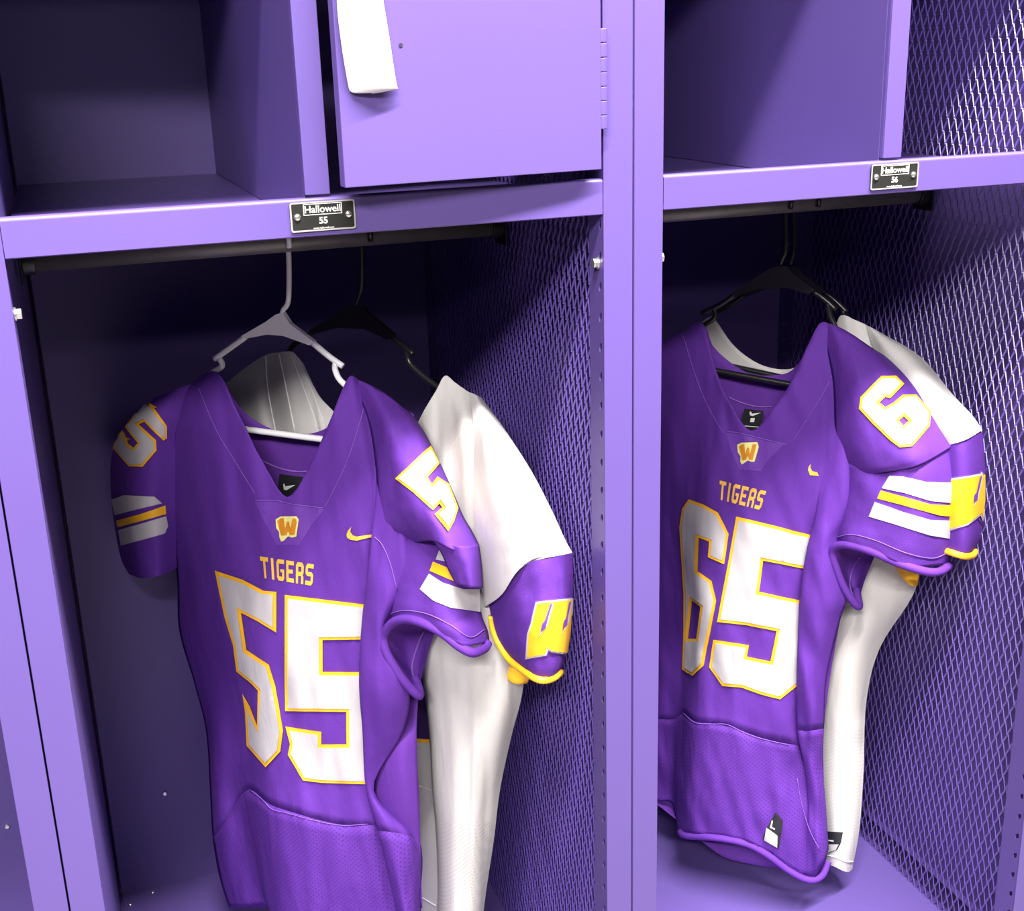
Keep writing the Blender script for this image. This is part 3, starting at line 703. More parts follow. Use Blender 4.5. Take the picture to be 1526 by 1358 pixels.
# body from the right-hand neck point to the hem
R2 = [
 [(618, 640, .03), (632, 612, .030), (650, 582, .022), (663, 560, .010), (678, 570, .008), (698, 584, .006), (716, 592, .0)],
 [(612, 700, .035), (634, 690, .044), (658, 672, .042), (676, 660, .04), (694, 656, .05), (715, 660, .042), (745, 672, .0)],
 [(610, 780, .03), (632, 780, .05), (660, 775, .05), (684, 770, .044), (702, 768, .05), (728, 770, .05), (760, 775, .0)],
 [(612, 880, .02), (630, 880, .05), (660, 880, .056), (690, 880, .05), (712, 880, .05), (738, 880, .046), (766, 880, .0)],
 [(620, 960, .01), (632, 965, .046), (664, 965, .056), (696, 965, .052), (722, 968, .048), (752, 975, .04), (780, 985, .0)],
 [(632, 1030, -.005), (640, 1032, .04), (668, 1035, .056), (700, 1035, .052), (726, 1035, .046), (754, 1035, .036), (778, 1035, .0)],
 [(640, 1100, -.01), (646, 1102, .036), (672, 1105, .054), (700, 1105, .05), (722, 1104, .044), (744, 1102, .03), (762, 1098, .0)],
 [(644, 1175, -.01), (650, 1178, .034), (674, 1180, .052), (698, 1180, .048), (714, 1180, .04), (730, 1180, .024), (745, 1178, .0)],
 [(650, 1250, -.01), (656, 1252, .034), (676, 1255, .052), (696, 1255, .048), (710, 1255, .04), (724, 1255, .022), (736, 1252, .0)],
 [(652, 1330, -.01), (658, 1332, .034), (676, 1335, .052), (692, 1335, .046), (704, 1335, .036), (715, 1335, .02), (724, 1332, .0)],
 [(648, 1400, -.01), (656, 1404, .034), (674, 1406, .052), (690, 1406, .046), (700, 1406, .036), (708, 1406, .02), (716, 1402, .0)],
]
N2 = Net(F2, R2, 5, 5, amp=0.005, fx=24, fy=220, seed=33)
N2.put(tb, 0, 38, back=0.04); b_ = MB(); N2.put(b_, 38, None, back=0.04); b_.wbuild('lower_mesh_panel', M_WHTMESH, j2)
bd2 = tb.wbuild('body', M_WHT, j2)
for q_ in YOKE: stitch('collar_seam', yv2, F2, q_, M_STITCHW, j2, 0.0009, 0.0005)
# inner left layer of the body, in shade between the two jerseys
I2 = Net(F2, [
 [(585, 900, -.03), (605, 905, -.03), (628, 910, -.03), (655, 912, -.03)],
 [(590, 1050, -.03), (612, 1050, -.028), (634, 1050, -.03), (662, 1050, -.03)],
 [(594, 1180, -.03), (616, 1180, -.026), (638, 1180, -.03), (668, 1180, -.03)],
 [(598, 1300, -.03), (618, 1300, -.024), (642, 1300, -.03), (670, 1300, -.03)],
 [(600, 1400, -.03), (620, 1400, -.024), (644, 1400, -.03), (670, 1400, -.03)],
], 6, 5, amp=0.003, seed=40)
b_ = MB(); I2.put(b_); in2 = b_.wbuild('front_panel', M_WHT, j2); in2.modifiers.new('t', 'SOLIDIFY').thickness = 0.0012
iv2 = I2.bvh()
g = decal('number', iv2, F2, [(596, 985), (650, 985), (650, 1108), (596, 1104)], M_GOLD, j2, 0.0012, 9); g['label'] = 'lower end of a dark number with an orange edge'
decal('number_face', iv2, F2, [(596, 990), (645, 990), (645, 1102), (596, 1098)], M_NAVY, g, 0.002, 9)
stitch('waist_seam', iv2, F2, [(600, 1166), (620, 1170), (640, 1176), (655, 1180)], M_STITCHW, j2, 0.0009)
stitch('hem_seam', iv2, F2, [(602, 1330), (625, 1336), (650, 1350)], M_STITCHW, j2, 0.0009)
stitch('side_seam', N2.bvh(), F2, [(690, 640), (678, 660), (662, 690), (655, 705)], M_STITCHW, j2, 0.0004, 0.0003)
# sleeve: white cap, purple end, gold hem
S2 = Net(F2, [
 [(700, 585, .01), (706, 587, .014), (712, 590, .012), (718, 593, .0)],
 [(706, 640, .052), (720, 636, .062), (738, 636, .05), (752, 640, .0)],
 [(706, 710, .058), (732, 704, .078), (766, 702, .066), (792, 702, .0)],
 [(708, 790, .060), (744, 782, .09), (786, 772, .08), (824, 764, .0)],
 [(712, 850, .058), (748, 838, .094), (790, 828, .092), (841, 802, .01)],
 [(722, 905, .054), (748, 886, .092), (782, 842, .098), (853, 824, .01)],
], 6, 6, amp=0.004, fx=30, fy=80, seed=51)
C2 = Net(F2, [
 [(728, 898, .052), (754, 874, .090), (786, 840, .094), (820, 832, .075), (852, 824, .012)],
 [(731, 915, .05), (760, 893, .090), (794, 872, .094), (828, 864, .075), (854, 858, .012)],
 [(734, 935, .048), (768, 926, .090), (800, 916, .094), (832, 908, .075), (853, 900, .012)],
 [(741, 958, .046), (774, 962, .088), (804, 960, .092), (832, 950, .075), (848, 945, .012)],
 [(752, 976, .044), (782, 990, .084), (808, 994, .088), (830, 990, .07), (842, 982, .012)],
 [(762, 988, .042), (790, 1006, .082), (810, 1010, .084), (826, 1006, .068), (836, 1000, .012)],
], 6, 6, amp=0.004, fx=30, fy=60, seed=52)
b_ = MB(); S2.put(b_, back=0.05); sv2 = b_.wbuild('sleeve', M_WHT, j2)
b_ = MB(); C2.put(b_, back=0.05); ce2 = b_.wbuild('sleeve_end', M_PUR, j2); ce2['label'] = 'purple sleeve end with a gold letter'
cv2 = C2.bvh()
rim = [(732, 918, .05), (735, 938, .05), (744, 960, .052), (760, 984, .060), (786, 1004, .084), (806, 1014, .088), (824, 1011, .068), (836, 1002, .02)]
MB().tube([F2.p(*q) for q in polyline(rim, 5)], 0.0040, 10).wbuild('sleeve_hem', M_GOLD, j2)
G2 = Net(F2, [[(748, 982, .03), (760, 992, .03), (776, 1002, .03), (790, 1008, .03)], [(752, 1002, .034), (764, 1012, .034), (778, 1016, .03), (786, 1018, .02)], [(757, 1014, .034), (766, 1019, .034), (776, 1020, .03), (783, 1019, .02)]], 5, 5)
b_ = MB(); G2.put(b_); b_.wbuild('inner_hem', M_GOLD, j2).modifiers.new('t', 'SOLIDIFY').thickness = 0.002
def w_patch(bv, fr, face, slits, parent):
    a_ = decal('sleeve_letter', bv, fr, inset(face, -4.2), M_PURSATIN, parent, 0.0012, 6)
    decal('letter_edge', bv, fr, inset(face, -2.4), M_NUM, a_, 0.0019, 5)
    decal('letter_face', bv, fr, face, M_GOLD, a_, 0.0026, 5)
    for wl, pl in slits:
        decal('letter_slit', bv, fr, wl, M_NUM, a_, 0.0033, 3, 0.0004); decal('letter_slit', bv, fr, pl, M_PURSATIN, a_, 0.0039, 3, 0.0004)
    a_['label'] = 'gold letter W with white and purple edges'
w_patch(cv2, F2, [(801, 899), (850, 894), (848, 940), (843, 973), (822, 969), (815, 964), (812, 974), (787, 979), (789, 945), (794, 930)],
        [([(820, 899), (823.5, 899), (815, 931), (802, 950), (811, 930)], [(818.5, 899), (821, 899), (814, 926), (812, 936), (806, 940), (808, 928), (811, 925)]),
         ([(846, 896), (849, 896), (844, 925), (834, 946), (840, 926)], [(844.5, 896), (847, 896), (842, 921), (841, 931), (836, 936), (837, 924), (840, 921)])], ce2)

# ------------------------------------------------------------------ purple jersey 65
F3 = Frame(0.955, 0.300, 45)
F4 = Frame(1.024, 0.300, 47)
hanger('clothes_hanger', 'black plastic hanger carrying the purple 65 jersey', F3, -0.012, M_BLACK,
       [(1166, 303), (1170, 312), (1171, 370), (1166, 385), (1163, 394)],
       [(1152, 398), (1172, 396), (1184, 408), (1216, 432), (1206, 438), (1172, 428), (1130, 430), (1098, 442), (1092, 436), (1128, 412)],
       [[(1095, 439), (1072, 455), (1046, 467)], [(1062, 458), (1066, 472), (1050, 484), (1030, 494)],
        [(1212, 435), (1228, 446), (1246, 462)], [(1234, 452), (1236, 468), (1244, 486), (1268, 530), (1320, 590)]],
       [(1034, 546), (1064, 552), (1178, 573), (1322, 592)], 'plastic clothes hangers on the coat rods')
hanger('clothes_hanger', 'black plastic hanger furthest back in the right locker', F4, -0.022, M_BLACK,
       [(1180, 300), (1183, 310), (1183, 368), (1180, 385), (1178, 394)],
       [(1168, 398), (1186, 396), (1198, 408), (1232, 434), (1222, 438), (1188, 428), (1146, 430), (1112, 442), (1106, 436), (1142, 412)],
       [[(1110, 439), (1088, 455), (1070, 464)], [(1228, 436), (1246, 450), (1262, 466)], [(1256, 462), (1262, 484), (1290, 540), (1340, 594)]],
       [(1040, 535), (1100, 548), (1200, 570), (1342, 596)], 'plastic clothes hangers on the coat rods')
j3 = thing('football_jersey', 'purple jersey with white number 65 hanging in the right locker', 'jersey', F3.p(1130, 1300, 0.0), 'football jerseys in the lockers')
R3 = [
 [(960, 530, -.03), (990, 508, -.015), (1020, 494, -.004), (1047, 482, .004), (1065, 548, .022), (1085, 595, .034), (1118, 642, .044), (1150, 612, .044), (1180, 568, .038), (1204, 515, .028), (1222, 482, .016), (1240, 484, .012), (1252, 488, .012), (1268, 497, .006), (1284, 508, .0)],
 [(962, 640, -.045), (985, 630, -.02), (1012, 620, .005), (1042, 612, .018), (1068, 640, .034), (1092, 660, .042), (1119, 672, .048), (1150, 658, .048), (1182, 640, .046), (1208, 620, .042), (1228, 605, .036), (1246, 600, .034), (1262, 600, .034), (1284, 604, .026), (1304, 610, .0)],
 row(745, [964, 984, 1006, 1028, 1050, 1080, 1110, 1140, 1170, 1196, 1216, 1222, 1240, 1266, 1290], [-.06, -.04, -.02, .008, .034, .044, .048, .048, .046, .042, .036, .040, .050, .044, .0]),
 row(815, [964, 984, 1006, 1024, 1044, 1076, 1106, 1138, 1170, 1196, 1212, 1203, 1218, 1234, 1246], [-.06, -.046, -.03, .0, .034, .046, .050, .048, .044, .036, .024, .046, .058, .056, .046]),
 row(885, [964, 984, 1008, 1030, 1046, 1074, 1104, 1136, 1166, 1190, 1204, 1192, 1214, 1240, 1262], [-.06, -.048, -.034, -.004, .034, .046, .050, .048, .042, .032, .018, .046, .060, .056, .042]),
 row([955, 955, 955, 955, 955, 955, 955, 955, 955, 955, 955, 950, 945, 935, 925], [964, 984, 1010, 1031, 1046, 1072, 1102, 1134, 1164, 1186, 1200, 1189, 1206, 1228, 1252], [-.06, -.048, -.034, -.006, .034, .046, .050, .046, .040, .030, .016, .044, .058, .054, .034]),
 row(1010, [966, 984, 1008, 1024, 1042, 1068, 1098, 1130, 1160, 1184, 1198, 1187, 1200, 1216, 1232], [-.06, -.048, -.034, -.006, .034, .046, .050, .046, .040, .030, .016, .042, .054, .050, .030]),
 row([1072, 1072, 1072, 1064, 1076, 1079, 1086, 1098, 1106, 1110, 1112, 1090, 1090, 1088, 1086], [968, 984, 1004, 1018, 1036, 1064, 1096, 1128, 1158, 1182, 1200, 1188, 1202, 1216, 1228], [-.06, -.048, -.034, -.004, .036, .048, .052, .048, .042, .032, .018, .038, .050, .046, .028]),
 row([1130, 1130, 1130, 1135, 1140, 1145, 1150, 1155, 1160, 1162, 1164, 1150, 1148, 1144, 1140], [970, 984, 1002, 1015, 1032, 1060, 1092, 1124, 1154, 1180, 1206, 1200, 1210, 1218, 1226], [-.058, -.046, -.034, .0, .038, .050, .054, .050, .044, .036, .028, .036, .042, .038, .022]),
 row([1170, 1172, 1175, 1195, 1200, 1204, 1208, 1214, 1222, 1230, 1236, 1225, 1215, 1210, 1205], [972, 984, 1002, 1012, 1028, 1056, 1090, 1122, 1152, 1178, 1200, 1206, 1216, 1224, 1231], [-.055, -.044, -.034, .004, .040, .052, .056, .054, .048, .042, .036, .036, .038, .032, .016]),
 row([1192, 1194, 1198, 1240, 1244, 1246, 1250, 1258, 1274, 1292, 1306, 1310, 1300, 1284, 1265], [974, 985, 1003, 1012, 1030, 1056, 1088, 1118, 1146, 1170, 1192, 1206, 1220, 1230, 1235], [-.052, -.042, -.032, .006, .040, .052, .056, .054, .050, .044, .040, .036, .034, .026, .008]),
]
N3 = Net(F3, R3, 6, 5, amp=0.006, fx=26, fy=110, seed=62, shear=-0.35, grow=2.2)
kk = 6 * 7
b_ = MB(); N3.put(b_, 0, kk); f3 = b_.wbuild('front_panel', M_PUR, j3); f3.modifiers.new('t', 'SOLIDIFY').thickness = 0.0012
b_ = MB(); N3.put(b_, kk, None); l3 = b_.wbuild('lower_mesh_panel', M_PURMESH, j3); l3.modifiers.new('t', 'SOLIDIFY').thickness = 0.0012
chest3 = N3.bvh(2, 10); ridge3 = N3.bvh(11, 14); all3 = N3.bvh()
hemp = [(1013, 1240, .012), (1022, 1246, .034), (1056, 1248, .053), (1088, 1252, .057), (1118, 1260, .055), (1146, 1276, .051), (1170, 1294, .045), (1194, 1308, .041), (1212, 1312, .036), (1226, 1304, .026), (1234, 1284, .012)]
MB().tube([F3.p(*q) for q in polyline(hemp, 5)], 0.0052, 10).wbuild('hem', M_PUR, j3)
B3 = Net(F3, [
 [(960, 530, -.04), (1000, 505, -.02), (1046, 484, -.006), (1062, 515, -.018), (1085, 538, -.028), (1115, 556, -.034), (1150, 560, -.034), (1180, 552, -.028), (1204, 520, -.016), (1223, 484, -.006), (1250, 490, -.01), (1284, 510, -.01)],
 row(640, [962, 1000, 1040, 1062, 1085, 1115, 1150, 1180, 1206, 1230, 1262, 1300], [-.05, -.046, -.04, -.04, -.04, -.04, -.038, -.036, -.034, -.03, -.024, -.016]),
 row(800, [964, 1000, 1035, 1060, 1085, 1115, 1150, 1180, 1206, 1225, 1250, 1275], [-.065, -.06, -.056, -.054, -.052, -.05, -.046, -.044, -.04, -.034, -.028, -.02]),
 row(930, [966, 1000, 1032, 1056, 1082, 1112, 1144, 1170, 1192, 1210, 1230, 1250], [-.065, -.062, -.058, -.054, -.05, -.046, -.042, -.036, -.028, -.016, -.0, .008]),
 row(1030, [966, 1000, 1030, 1054, 1080, 1108, 1138, 1162, 1184, 1200, 1218, 1234], [-.065, -.062, -.058, -.054, -.05, -.046, -.04, -.032, -.022, -.006, .010, .008]),
 row(1110, [968, 998, 1026, 1050, 1076, 1104, 1134, 1158, 1180, 1198, 1214, 1227], [-.064, -.06, -.056, -.052, -.048, -.044, -.038, -.03, -.018, -.004, .008, .004]),
 row([1180, 1190, 1205, 1215, 1222, 1228, 1234, 1236, 1238, 1238, 1236, 1230], [972, 998, 1024, 1048, 1074, 1102, 1132, 1156, 1178, 1196, 1214, 1230], [-.06, -.054, -.05, -.046, -.042, -.038, -.034, -.026, -.016, -.006, .002, .0]),
 row([1196, 1215, 1240, 1262, 1278, 1286, 1291, 1294, 1296, 1296, 1292, 1280], [974, 1000, 1030, 1056, 1080, 1108, 1136, 1158, 1178, 1196, 1214, 1232], [-.05, -.03, -.02, -.012, -.01, -.008, -.008, -.008, -.008, -.008, -.006, -.006]),
], 6, 4, amp=0.003, fx=30, fy=200, seed=65)
b_ = MB(); B3.put(b_); bk = b_.wbuild('back_panel', M_PURIN, j3); bk.modifiers.new('t', 'SOLIDIFY').thickness = 0.0012
back3 = B3.bvh()
stitch('neck_seam', back3, F3, [(1086, 592), (1105, 600), (1128, 606), (1150, 606)], M_STITCH, j3, 0.0010)
lb = decal('neck_label', back3, F3, [(1113, 604), (1141, 608), (1133, 645), (1103, 641), (1108, 622)], M_LABEL, j3, 0.020, 6)
lbv = bvh_of(MB().add([Vector(v.co) + org(j3) for v in lb.data.vertices], [tuple(p.vertices) for p in lb.data.polygons]))
decal('label_logo', lbv, F3, [(1117, 615), (1119, 613), (1121, 616.5), (1134, 615), (1122, 620), (1118, 619)], M_LABELP, lb, 0.0008, 3, 0.0004)
decal('label_size', lbv, F3, [(1119, 623), (1125, 623), (1124, 629), (1118, 629)], M_LABELP, lb, 0.0008, 3, 0.0004)
decal('label_line', lbv, F3, [(1108, 634), (1131, 636), (1131, 637), (1108, 635)], M_LABELP, lb, 0.0008, 3, 0.0003)
stitch('collar_seam', all3, F3, [(1018, 500), (1040, 570), (1060, 615), (1078, 645)], M_STITCH, j3, 0.0004, 0.0004)
stitch('collar_seam', all3, F3, [(1262, 500), (1235, 570), (1205, 620), (1180, 660)], M_STITCH, j3, 0.0004, 0.0004)
stitch('yoke_seam', chest3, F3, [(1082, 643), (1105, 646), (1140, 655), (1172, 662)], M_STITCH, j3, 0.0006)
decal('satin_patch', chest3, F3, [(1082, 645), (1105, 648), (1140, 657), (1168, 662), (1148, 682), (1134, 702), (1102, 700), (1090, 672)], M_PURSATIN, j3, 0.0005, 7)
em = decal('emblem', chest3, F3, [(1099, 663), (1105, 659.7), (1129, 659), (1131, 666), (1124.5, 688), (1119, 688), (1115, 686), (1106, 692.5), (1103.5, 688), (1104, 680), (1100, 674)], M_CREAM, j3, 0.0014, 4)
decal('emblem_letter', chest3, F3, [(1102, 665), (1107, 662), (1110, 662), (1111, 677), (1114, 667), (1117, 667), (1118, 677), (1122, 662), (1128, 662), (1122, 685), (1117, 685), (1115, 679), (1112, 685), (1106.5, 686), (1105, 677)], M_AMBER, em, 0.0022, 3)
decal('check_mark_logo', chest3, F3, [(1204, 700), (1205, 696), (1207.7, 691.6), (1207.5, 697), (1210, 702), (1221, 704.5), (1236, 703), (1236, 706), (1219, 709), (1207, 708)], M_GOLDTH, j3, 0.0014, 4)
lettering(chest3, F3, 'TIGERS', [(1073, 716), (1142, 732), (1071, 744), (1133, 760)], j3, M_GOLDTH)
digit(chest3, F3, [[(1028, 744), (1050, 752), (1070.7, 763.6), (1086.6, 795.4), (1079.5, 840.5), (1056, 830), (1058, 807), (1043, 801), (1041, 851), (1061.4, 865.7), (1068, 895), (1060, 940), (1049.5, 991.5), (1033.6, 1007.5), (1018, 998), (1020, 938), (1020, 885), (1014, 785), (1018, 758)],
                   [(1033, 895), (1045.5, 904), (1039.4, 952), (1027, 952)]], j3, 4.0, step=6)
digit(chest3, F3, [(1098, 769.4), (1150, 782), (1212, 798), (1206, 849), (1168, 841), (1137.5, 835), (1131, 881.6), (1200, 896), (1198, 925), (1196, 991.5), (1192, 1018), (1162, 1042), (1134.3, 1034.5), (1105, 1024), (1077.3, 1022), (1057.5, 994), (1064, 953), (1116.6, 961), (1113, 978), (1148, 985), (1157, 940), (1112, 931), (1069.4, 926.6)], j3, 4.4)
stitch('waist_seam', chest3, F3, [(1018, 1062), (1036, 1077), (1062, 1079), (1084, 1080), (1112, 1093), (1140, 1102), (1176, 1110)], M_STITCH, j3, 0.0005)
low3 = N3.bvh(2, 14)
tg = decal('size_tag', low3, F3, [(1156.7, 1210), (1167, 1224), (1161, 1265), (1138, 1253), (1137, 1246.6), (1145, 1229)], M_LABEL, j3, 0.0014, 6)
decal('tag_patch', low3, F3, [(1142, 1233), (1147, 1236), (1159, 1245), (1158.5, 1263), (1139, 1252)], M_NUM, tg, 0.0022, 5)
decal('tag_letter', low3, F3, [(1150, 1222), (1152, 1223), (1150, 1232), (1155, 1234), (1154.5, 1236), (1147.5, 1233)], M_LABELP, tg, 0.0024, 3)
stitch('side_seam', low3, F3, [(1188, 1160), (1194, 1195), (1206, 1235), (1222, 1268)], M_STITCH, j3, 0.0005)

# right sleeve with the 6 and the stripes
U3 = Net(F3, [
 [(1222, 482, 0.004), (1242, 485, .02), (1268, 497, .02), (1296, 516, .018), (1318, 530, .0)],
 [(1240, 560, 0.030), (1266, 560, .056), (1296, 560, .058), (1330, 562, .048), (1362, 568, .0)],
 [(1244, 640, 0.034), (1272, 638, .066), (1306, 634, .078), (1350, 628, .070), (1402, 613, .005)],
 [(1246, 690, .020), (1276, 690, .058), (1310, 690, .082), (1364, 676, .084), (1424, 646, .012)],
 [(1246, 715, .000), (1276, 716, .036), (1306, 706, .072), (1368, 694, .084), (1432, 657, .016)],
], 7, 6, amp=0.005, fx=26, fy=60, seed=71)
Lw3 = Net(F3, [
 [(1246, 690, 0.015), (1276, 692, .055), (1310, 694, .066), (1366, 678, .074), (1430, 652, .012)],
 [(1244, 730, 0.018), (1276, 730, .060), (1316, 722, .076), (1372, 714, .084), (1435, 705, .014)],
 [(1241, 765, 0.020), (1270, 764, .064), (1310, 758, .082), (1370, 752, .088), (1434, 745, .014)],
 [(1239, 795, 0.020), (1264, 788, .068), (1304, 788, .086), (1366, 786, .090), (1428, 780, .014)],
 [(1238, 808, 0.020), (1262, 800, .070), (1302, 808, .088), (1360, 822, .090), (1422, 815, .014)],
 [(1240, 816, 0.018), (1264, 814, .070), (1302, 822, .088), (1354, 844, .090), (1416, 842, .014)],
], 6, 6, amp=0.004, fx=34, fy=50, seed=75)
b_ = MB(); U3.put(b_); Lw3.put(b_, back=0.055); so3 = b_.wbuild('sleeve', M_PUR, j3); so3.modifiers.new('t', 'SOLIDIFY').thickness = 0.0012
up3 = U3.bvh(); lo3 = Lw3.bvh()
digit(up3, F3, [[(1283, 592), (1313, 561), (1334, 561), (1346, 573), (1326, 594), (1319, 592), (1311, 600), (1319, 607), (1330, 601), (1344, 589), (1364, 589), (1385.6, 614), (1384, 635.6), (1359, 665.4), (1341, 667), (1327.6, 657), (1302, 632), (1281, 609)],
                [(1346, 621), (1353, 628), (1346, 635), (1339, 627)]], so3, 3.8, step=5)
decal('stripe', lo3, F3, [(1326, 709), (1346, 710), (1379, 718), (1434, 720), (1433, 751), (1385.6, 746.6), (1349, 735), (1314, 727.7)], M_NUM, so3, 0.0012, 6)
decal('stripe', lo3, F3, [(1312.7, 731), (1346, 740), (1385.6, 751.5), (1432.5, 754), (1430, 770.7), (1399, 768), (1346, 753), (1307.7, 743)], M_GOLD, so3, 0.0012, 6)
decal('stripe', lo3, F3, [(1304, 748), (1346, 763), (1385.6, 774.7), (1428.6, 776), (1422.7, 804), (1385.6, 798), (1339, 783), (1295, 770)], M_NUM, so3, 0.0012, 6)
rim = [(1415, 843, .02), (1400, 852, .06), (1380, 852, .084), (1340, 840, .09), (1304, 824, .088), (1272, 814, .076), (1250, 813, .06), (1240, 822, .052), (1246, 846, .05), (1256, 872, .046), (1270, 895, .04), (1280, 904, .03), (1278, 890, .012), (1276, 876, .006)]
MB().tube([F3.p(*q) for q in polyline(rim, 5)], 0.0055, 10).wbuild('cuff', M_PUR, so3)
stitch('cuff_seam', lo3, F3, [(1418, 820), (1390, 832), (1350, 824), (1306, 806), (1270, 797), (1244, 802)], M_STITCH, so3, 0.0006)
In3 = Net(F3, [
 [(1246, 820, .045), (1264, 818, .02), (1288, 824, .012), (1304, 828, .02)],
 [(1248, 846, .045), (1262, 844, .0), (1280, 850, -.004), (1292, 856, .015)],
 [(1258, 872, .042), (1266, 870, .002), (1276, 874, -.002), (1284, 880, .014)],
 [(1270, 894, .036), (1273, 892, .012), (1277, 892, .008), (1280, 894, .014)],
], 5, 5)
b_ = MB(); In3.put(b_); b_.wbuild('sleeve_inside', M_PURIN, so3)
stitch('inner_seam', In3.bvh(), F3, [(1282, 828), (1270, 850), (1266, 872), (1272, 890)], M_STITCH, so3, 0.0009)

# ------------------------------------------------------------------ white jersey behind 65
j4 = thing('football_jersey', 'white jersey mostly hidden behind the purple 65 jersey', 'jersey', F4.p(1250, 1300, 0.0), 'football jerseys in the lockers')
K4 = Net(F4, [
 [(1046, 480, -.004), (1060, 472, -.006), (1068, 480, -.008), (1092, 514, -.018), (1122, 538, -.026), (1150, 549, -.03), (1178, 550, -.03), (1200, 540, -.026), (1225, 520, -.018), (1252, 472, -.006)],
 [(1050, 560, -.02), (1062, 560, -.022), (1078, 565, -.024), (1100, 580, -.028), (1126, 590, -.03), (1152, 595, -.03), (1180, 595, -.03), (1202, 590, -.03), (1232, 580, -.028), (1262, 560, -.024)],
 [(1050, 650, -.03), (1064, 650, -.03), (1082, 650, -.03), (1104, 650, -.03), (1128, 650, -.03), (1154, 650, -.03), (1182, 650, -.03), (1206, 650, -.03), (1236, 650, -.03), (1270, 650, -.03)],
], 6, 4)
b_ = MB(); K4.put(b_); kb4 = b_.wbuild('neck_back', M_WHT, j4); kb4.modifiers.new('t', 'SOLIDIFY').thickness = 0.0016
N4 = Net(F4, [
 [(1246, 484, .0), (1252, 471, .006), (1262, 471, .01), (1272, 476, .012), (1286, 482, .010), (1300, 490, .0)],
 [(1250, 580, .01), (1266, 580, .02), (1284, 580, .03), (1302, 580, .03), (1322, 580, .02), (1340, 580, .0)],
 [(1240, 720, .01), (1262, 720, .024), (1288, 720, .034), (1312, 720, .034), (1336, 720, .024), (1360, 720, .0)],
 [(1236, 830, .01), (1264, 830, .026), (1292, 830, .036), (1318, 830, .036), (1344, 835, .026), (1368, 840, .0)],
 [(1232, 900, .01), (1258, 900, .028), (1286, 900, .038), (1312, 900, .036), (1338, 895, .022), (1360, 888, .0)],
 [(1224, 970, .01), (1240, 970, .026), (1260, 970, .036), (1278, 970, .034), (1296, 968, .02), (1311, 966, .0)],
 [(1218, 1050, .01), (1232, 1050, .024), (1250, 1050, .034), (1266, 1050, .032), (1280, 1048, .02), (1291, 1046, .0)],
 [(1214, 1150, .01), (1228, 1150, .024), (1246, 1150, .034), (1262, 1150, .032), (1276, 1150, .02), (1287, 1148, .0)],
 [(1216, 1230, .01), (1230, 1232, .024), (1246, 1234, .034), (1260, 1236, .032), (1272, 1236, .02), (1281, 1234, .0)],
 [(1220, 1282, .01), (1232, 1288, .024), (1244, 1292, .034), (1256, 1298, .032), (1264, 1300, .02), (1270, 1296, .0)],
], 5, 5, amp=0.005, fx=22, fy=160, seed=81)
b_ = MB(); N4.put(b_, 32, None, back=0.04); b_.wbuild('lower_mesh_panel', M_WHTMESH, j4)
b_ = MB(); N4.put(b_, 0, 32, back=0.04); bd4 = b_.wbuild('body', M_WHT, j4); nv4 = N4.bvh()
stitch('hem_seam', nv4, F4, [(1232, 1274), (1246, 1278), (1260, 1284), (1272, 1284)], M_STITCHW, j4, 0.0008)
tg = decal('size_tag', nv4, F4, [(1234, 1239), (1256, 1240), (1253, 1256), (1248, 1266), (1234, 1272)], M_LABEL, j4, 0.0014, 5)
decal('tag_patch', nv4, F4, [(1234, 1258), (1250, 1258), (1246, 1266), (1234, 1271)], M_NUM, tg, 0.0022, 4)
decal('tag_letter', nv4, F4, [(1235, 1251), (1243, 1252), (1243, 1254), (1235, 1253)], M_LABELP, tg, 0.0024, 3)
S4 = Net(F4, [
 [(1290, 485, .008), (1296, 487, .012), (1302, 490, .010), (1308, 493, .0)],
 [(1310, 540, .03), (1330, 532, .045), (1354, 528, .035), (1372, 532, .0)],
 [(1340, 600, .04), (1366, 592, .06), (1396, 584, .055), (1418, 586, .0)],
 [(1370, 650, .044), (1396, 640, .07), (1426, 626, .068), (1448, 618, .0)],
 [(1392, 668, .044), (1412, 664, .072), (1440, 655, .074), (1464, 641, .004)],
], 6, 6, amp=0.003, fx=30, fy=80, seed=83)
C4 = Net(F4, [
 [(1380, 668, .044), (1408, 664, .070), (1438, 655, .072), (1464, 644, .004)],
 [(1384, 700, .044), (1412, 700, .072), (1442, 700, .074), (1468, 698, .004)],
 [(1386, 750, .044), (1414, 752, .072), (1442, 754, .074), (1467, 752, .004)],
 [(1386, 790, .044), (1414, 796, .070), (1440, 800, .072), (1461, 798, .004)],
 [(1386, 810, .042), (1412, 818, .068), (1438, 824, .068), (1453, 820, .004)],
], 6, 6, amp=0.003, fx=30, fy=60, seed=84)
b_ = MB(); S4.put(b_, back=0.04); b_.wbuild('sleeve', M_WHT, j4)
b_ = MB(); C4.put(b_, back=0.04); ce4 = b_.wbuild('sleeve_end', M_PUR, j4); ce4['label'] = 'purple sleeve end with a gold letter'
w_patch(C4.bvh(), F4, [(1412, 716), (1440, 712), (1466, 707), (1466, 745), (1463, 772), (1461, 764), (1440, 780), (1410, 790)],
        [([(1459, 710), (1462, 709), (1455, 742), (1448, 756), (1452, 740)], [(1457.5, 710), (1460, 709), (1454, 736), (1453, 745), (1448, 748), (1449, 737), (1452, 734)])], ce4)
MB().tube([F4.p(*q) for q in polyline([(1388, 814, .046), (1412, 822, .07), (1436, 829, .07), (1449, 828, .03), (1453, 822, .006)], 5)], 0.0045, 10).wbuild('sleeve_hem', M_GOLD, j4)
G4 = Net(F4, [[(1330, 836, .04), (1345, 842, .044), (1358, 846, .04), (1370, 850, .03)], [(1338, 852, .042), (1350, 858, .044), (1360, 862, .04), (1369, 864, .03)], [(1346, 864, .042), (1354, 871, .044), (1362, 874, .04), (1368, 872, .03)]], 5, 5)
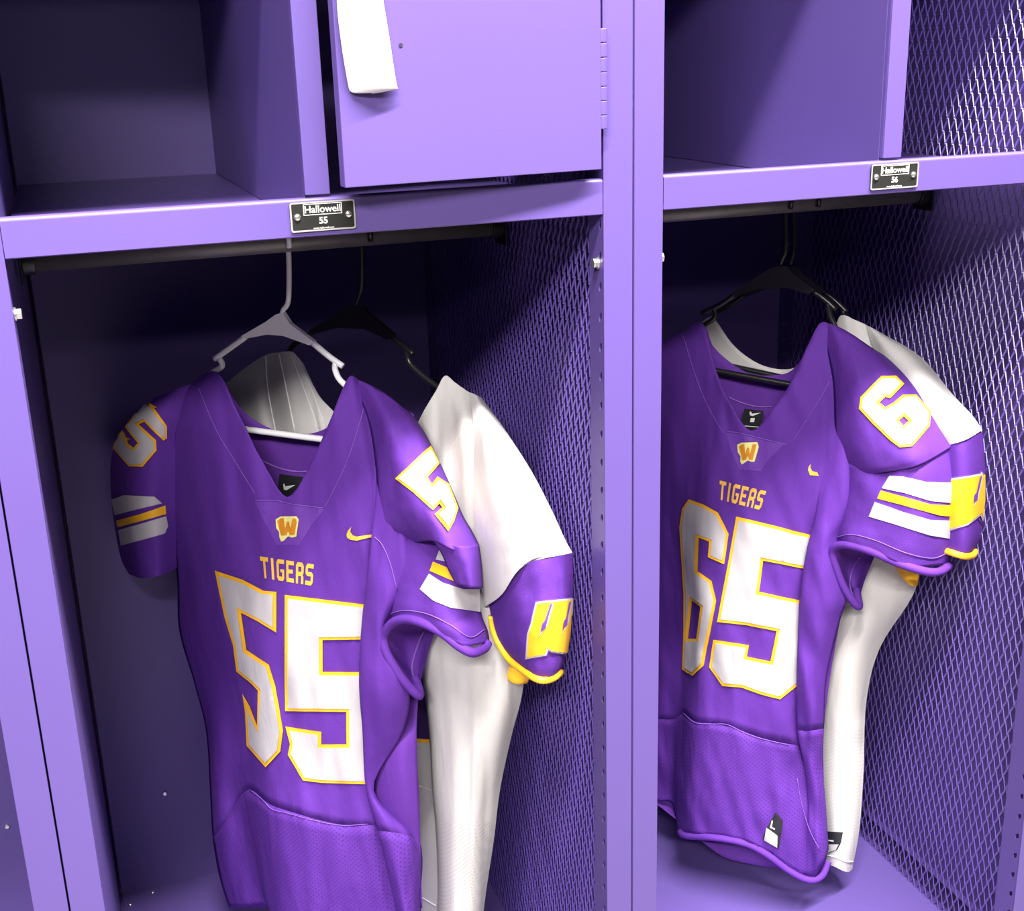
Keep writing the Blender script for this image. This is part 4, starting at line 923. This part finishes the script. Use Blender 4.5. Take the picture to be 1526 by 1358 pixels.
b_ = MB(); G4.put(b_); b_.wbuild('inner_hem', M_GOLD, j4).modifiers.new('t', 'SOLIDIFY').thickness = 0.002

# ------------------------------------------------------------------ folded paper tag on the box door
FT = Frame(0.34, -0.040, -5.5)
tg = thing('paper_tag', 'folded white paper tag hanging on the box door', 'tag', FT.p(555, 130, 0))
T1 = Net(FT, [
 [(505, -70, .010), (520, -70, .013), (545, -70, .013), (560, -70, .010)],
 [(502, 0, .004), (520, 0, .008), (548, 0, .008), (571, 0, .004)],
 [(508, 60, .002), (528, 60, .006), (556, 60, .006), (580, 55, .002)],
 [(515, 105, .002), (536, 108, .006), (564, 112, .007), (588, 108, .003)],
 [(519, 128, .0), (538, 128, .006), (566, 130, .010), (592, 130, .006)],
 [(521, 136, -.002), (530, 139, .001), (560, 138, .004), (593, 132, .004)],
], 5, 6)
b_ = MB(); T1.put(b_); t1 = b_.wbuild('front_leaf', M_PAPER, tg); t1.modifiers.new('t', 'SOLIDIFY').thickness = 0.0004
T2 = Net(FT, [
 [(507, -70, .004), (520, -70, .0), (545, -70, .0), (559, -70, .004)],
 [(504, 0, .0), (520, 0, -.004), (548, 0, -.004), (570, 0, .0)],
 [(510, 60, -.002), (528, 60, -.005), (556, 60, -.005), (579, 55, -.002)],
 [(523, 136, -.003), (532, 140, -.004), (560, 139, -.003), (592, 133, .003)],
], 5, 6)
b_ = MB(); T2.put(b_); t2 = b_.wbuild('rear_leaf', M_PAPER, tg); t2.modifiers.new('t', 'SOLIDIFY').thickness = 0.0004
q0 = FT.p(532, -66, .008); q1 = Vector((0.5725, -0.004, 0)) + Matrix.Rotation(math.radians(5.5), 3, 'Z') @ Vector((-0.2285, -0.026, S + 0.247))
MB().tube([q0, q0.lerp(q1, .3) + Vector((0.004, -0.004, 0)), q0.lerp(q1, .7) + Vector((0.004, -0.004, 0)), q1 + Vector((0, 0, 0.001))], 0.0008, 6).wbuild('string', M_PAPER, tg)
tv = T1.bvh()
random.seed(8)
y = 2.0
while y < 56:
    hgt = random.choice((1.0, 1.6, 2.4)); x0 = 511 + y * .16
    decal('barcode_bar', tv, FT, [(x0, y), (x0 + 12, y), (x0 + 12, y + hgt), (x0, y + hgt)], M_INK, t1, 0.0004, 6, 0.0001)
    y += hgt + random.choice((2.2, 3.2, 4.4))
for k in range(9):
    y = 88 + k * 4.2; x0 = 519 + k * 1.1
    decal('printed_line', tv, FT, [(x0, y), (x0 + random.uniform(4, 9), y), (x0 + 6, y + 1), (x0, y + 1)], M_INK, t1, 0.0004, 6, 0.0001)
for k, (x0, y0) in enumerate(((550, 2), (552, 9), (546, 26), (545, 32))):
    decal('printed_line', tv, FT, [(x0, y0), (x0 + 8, y0), (x0 + 8, y0 + 1.2), (x0, y0 + 1.2)], M_INK, t1, 0.0004, 6, 0.0001)
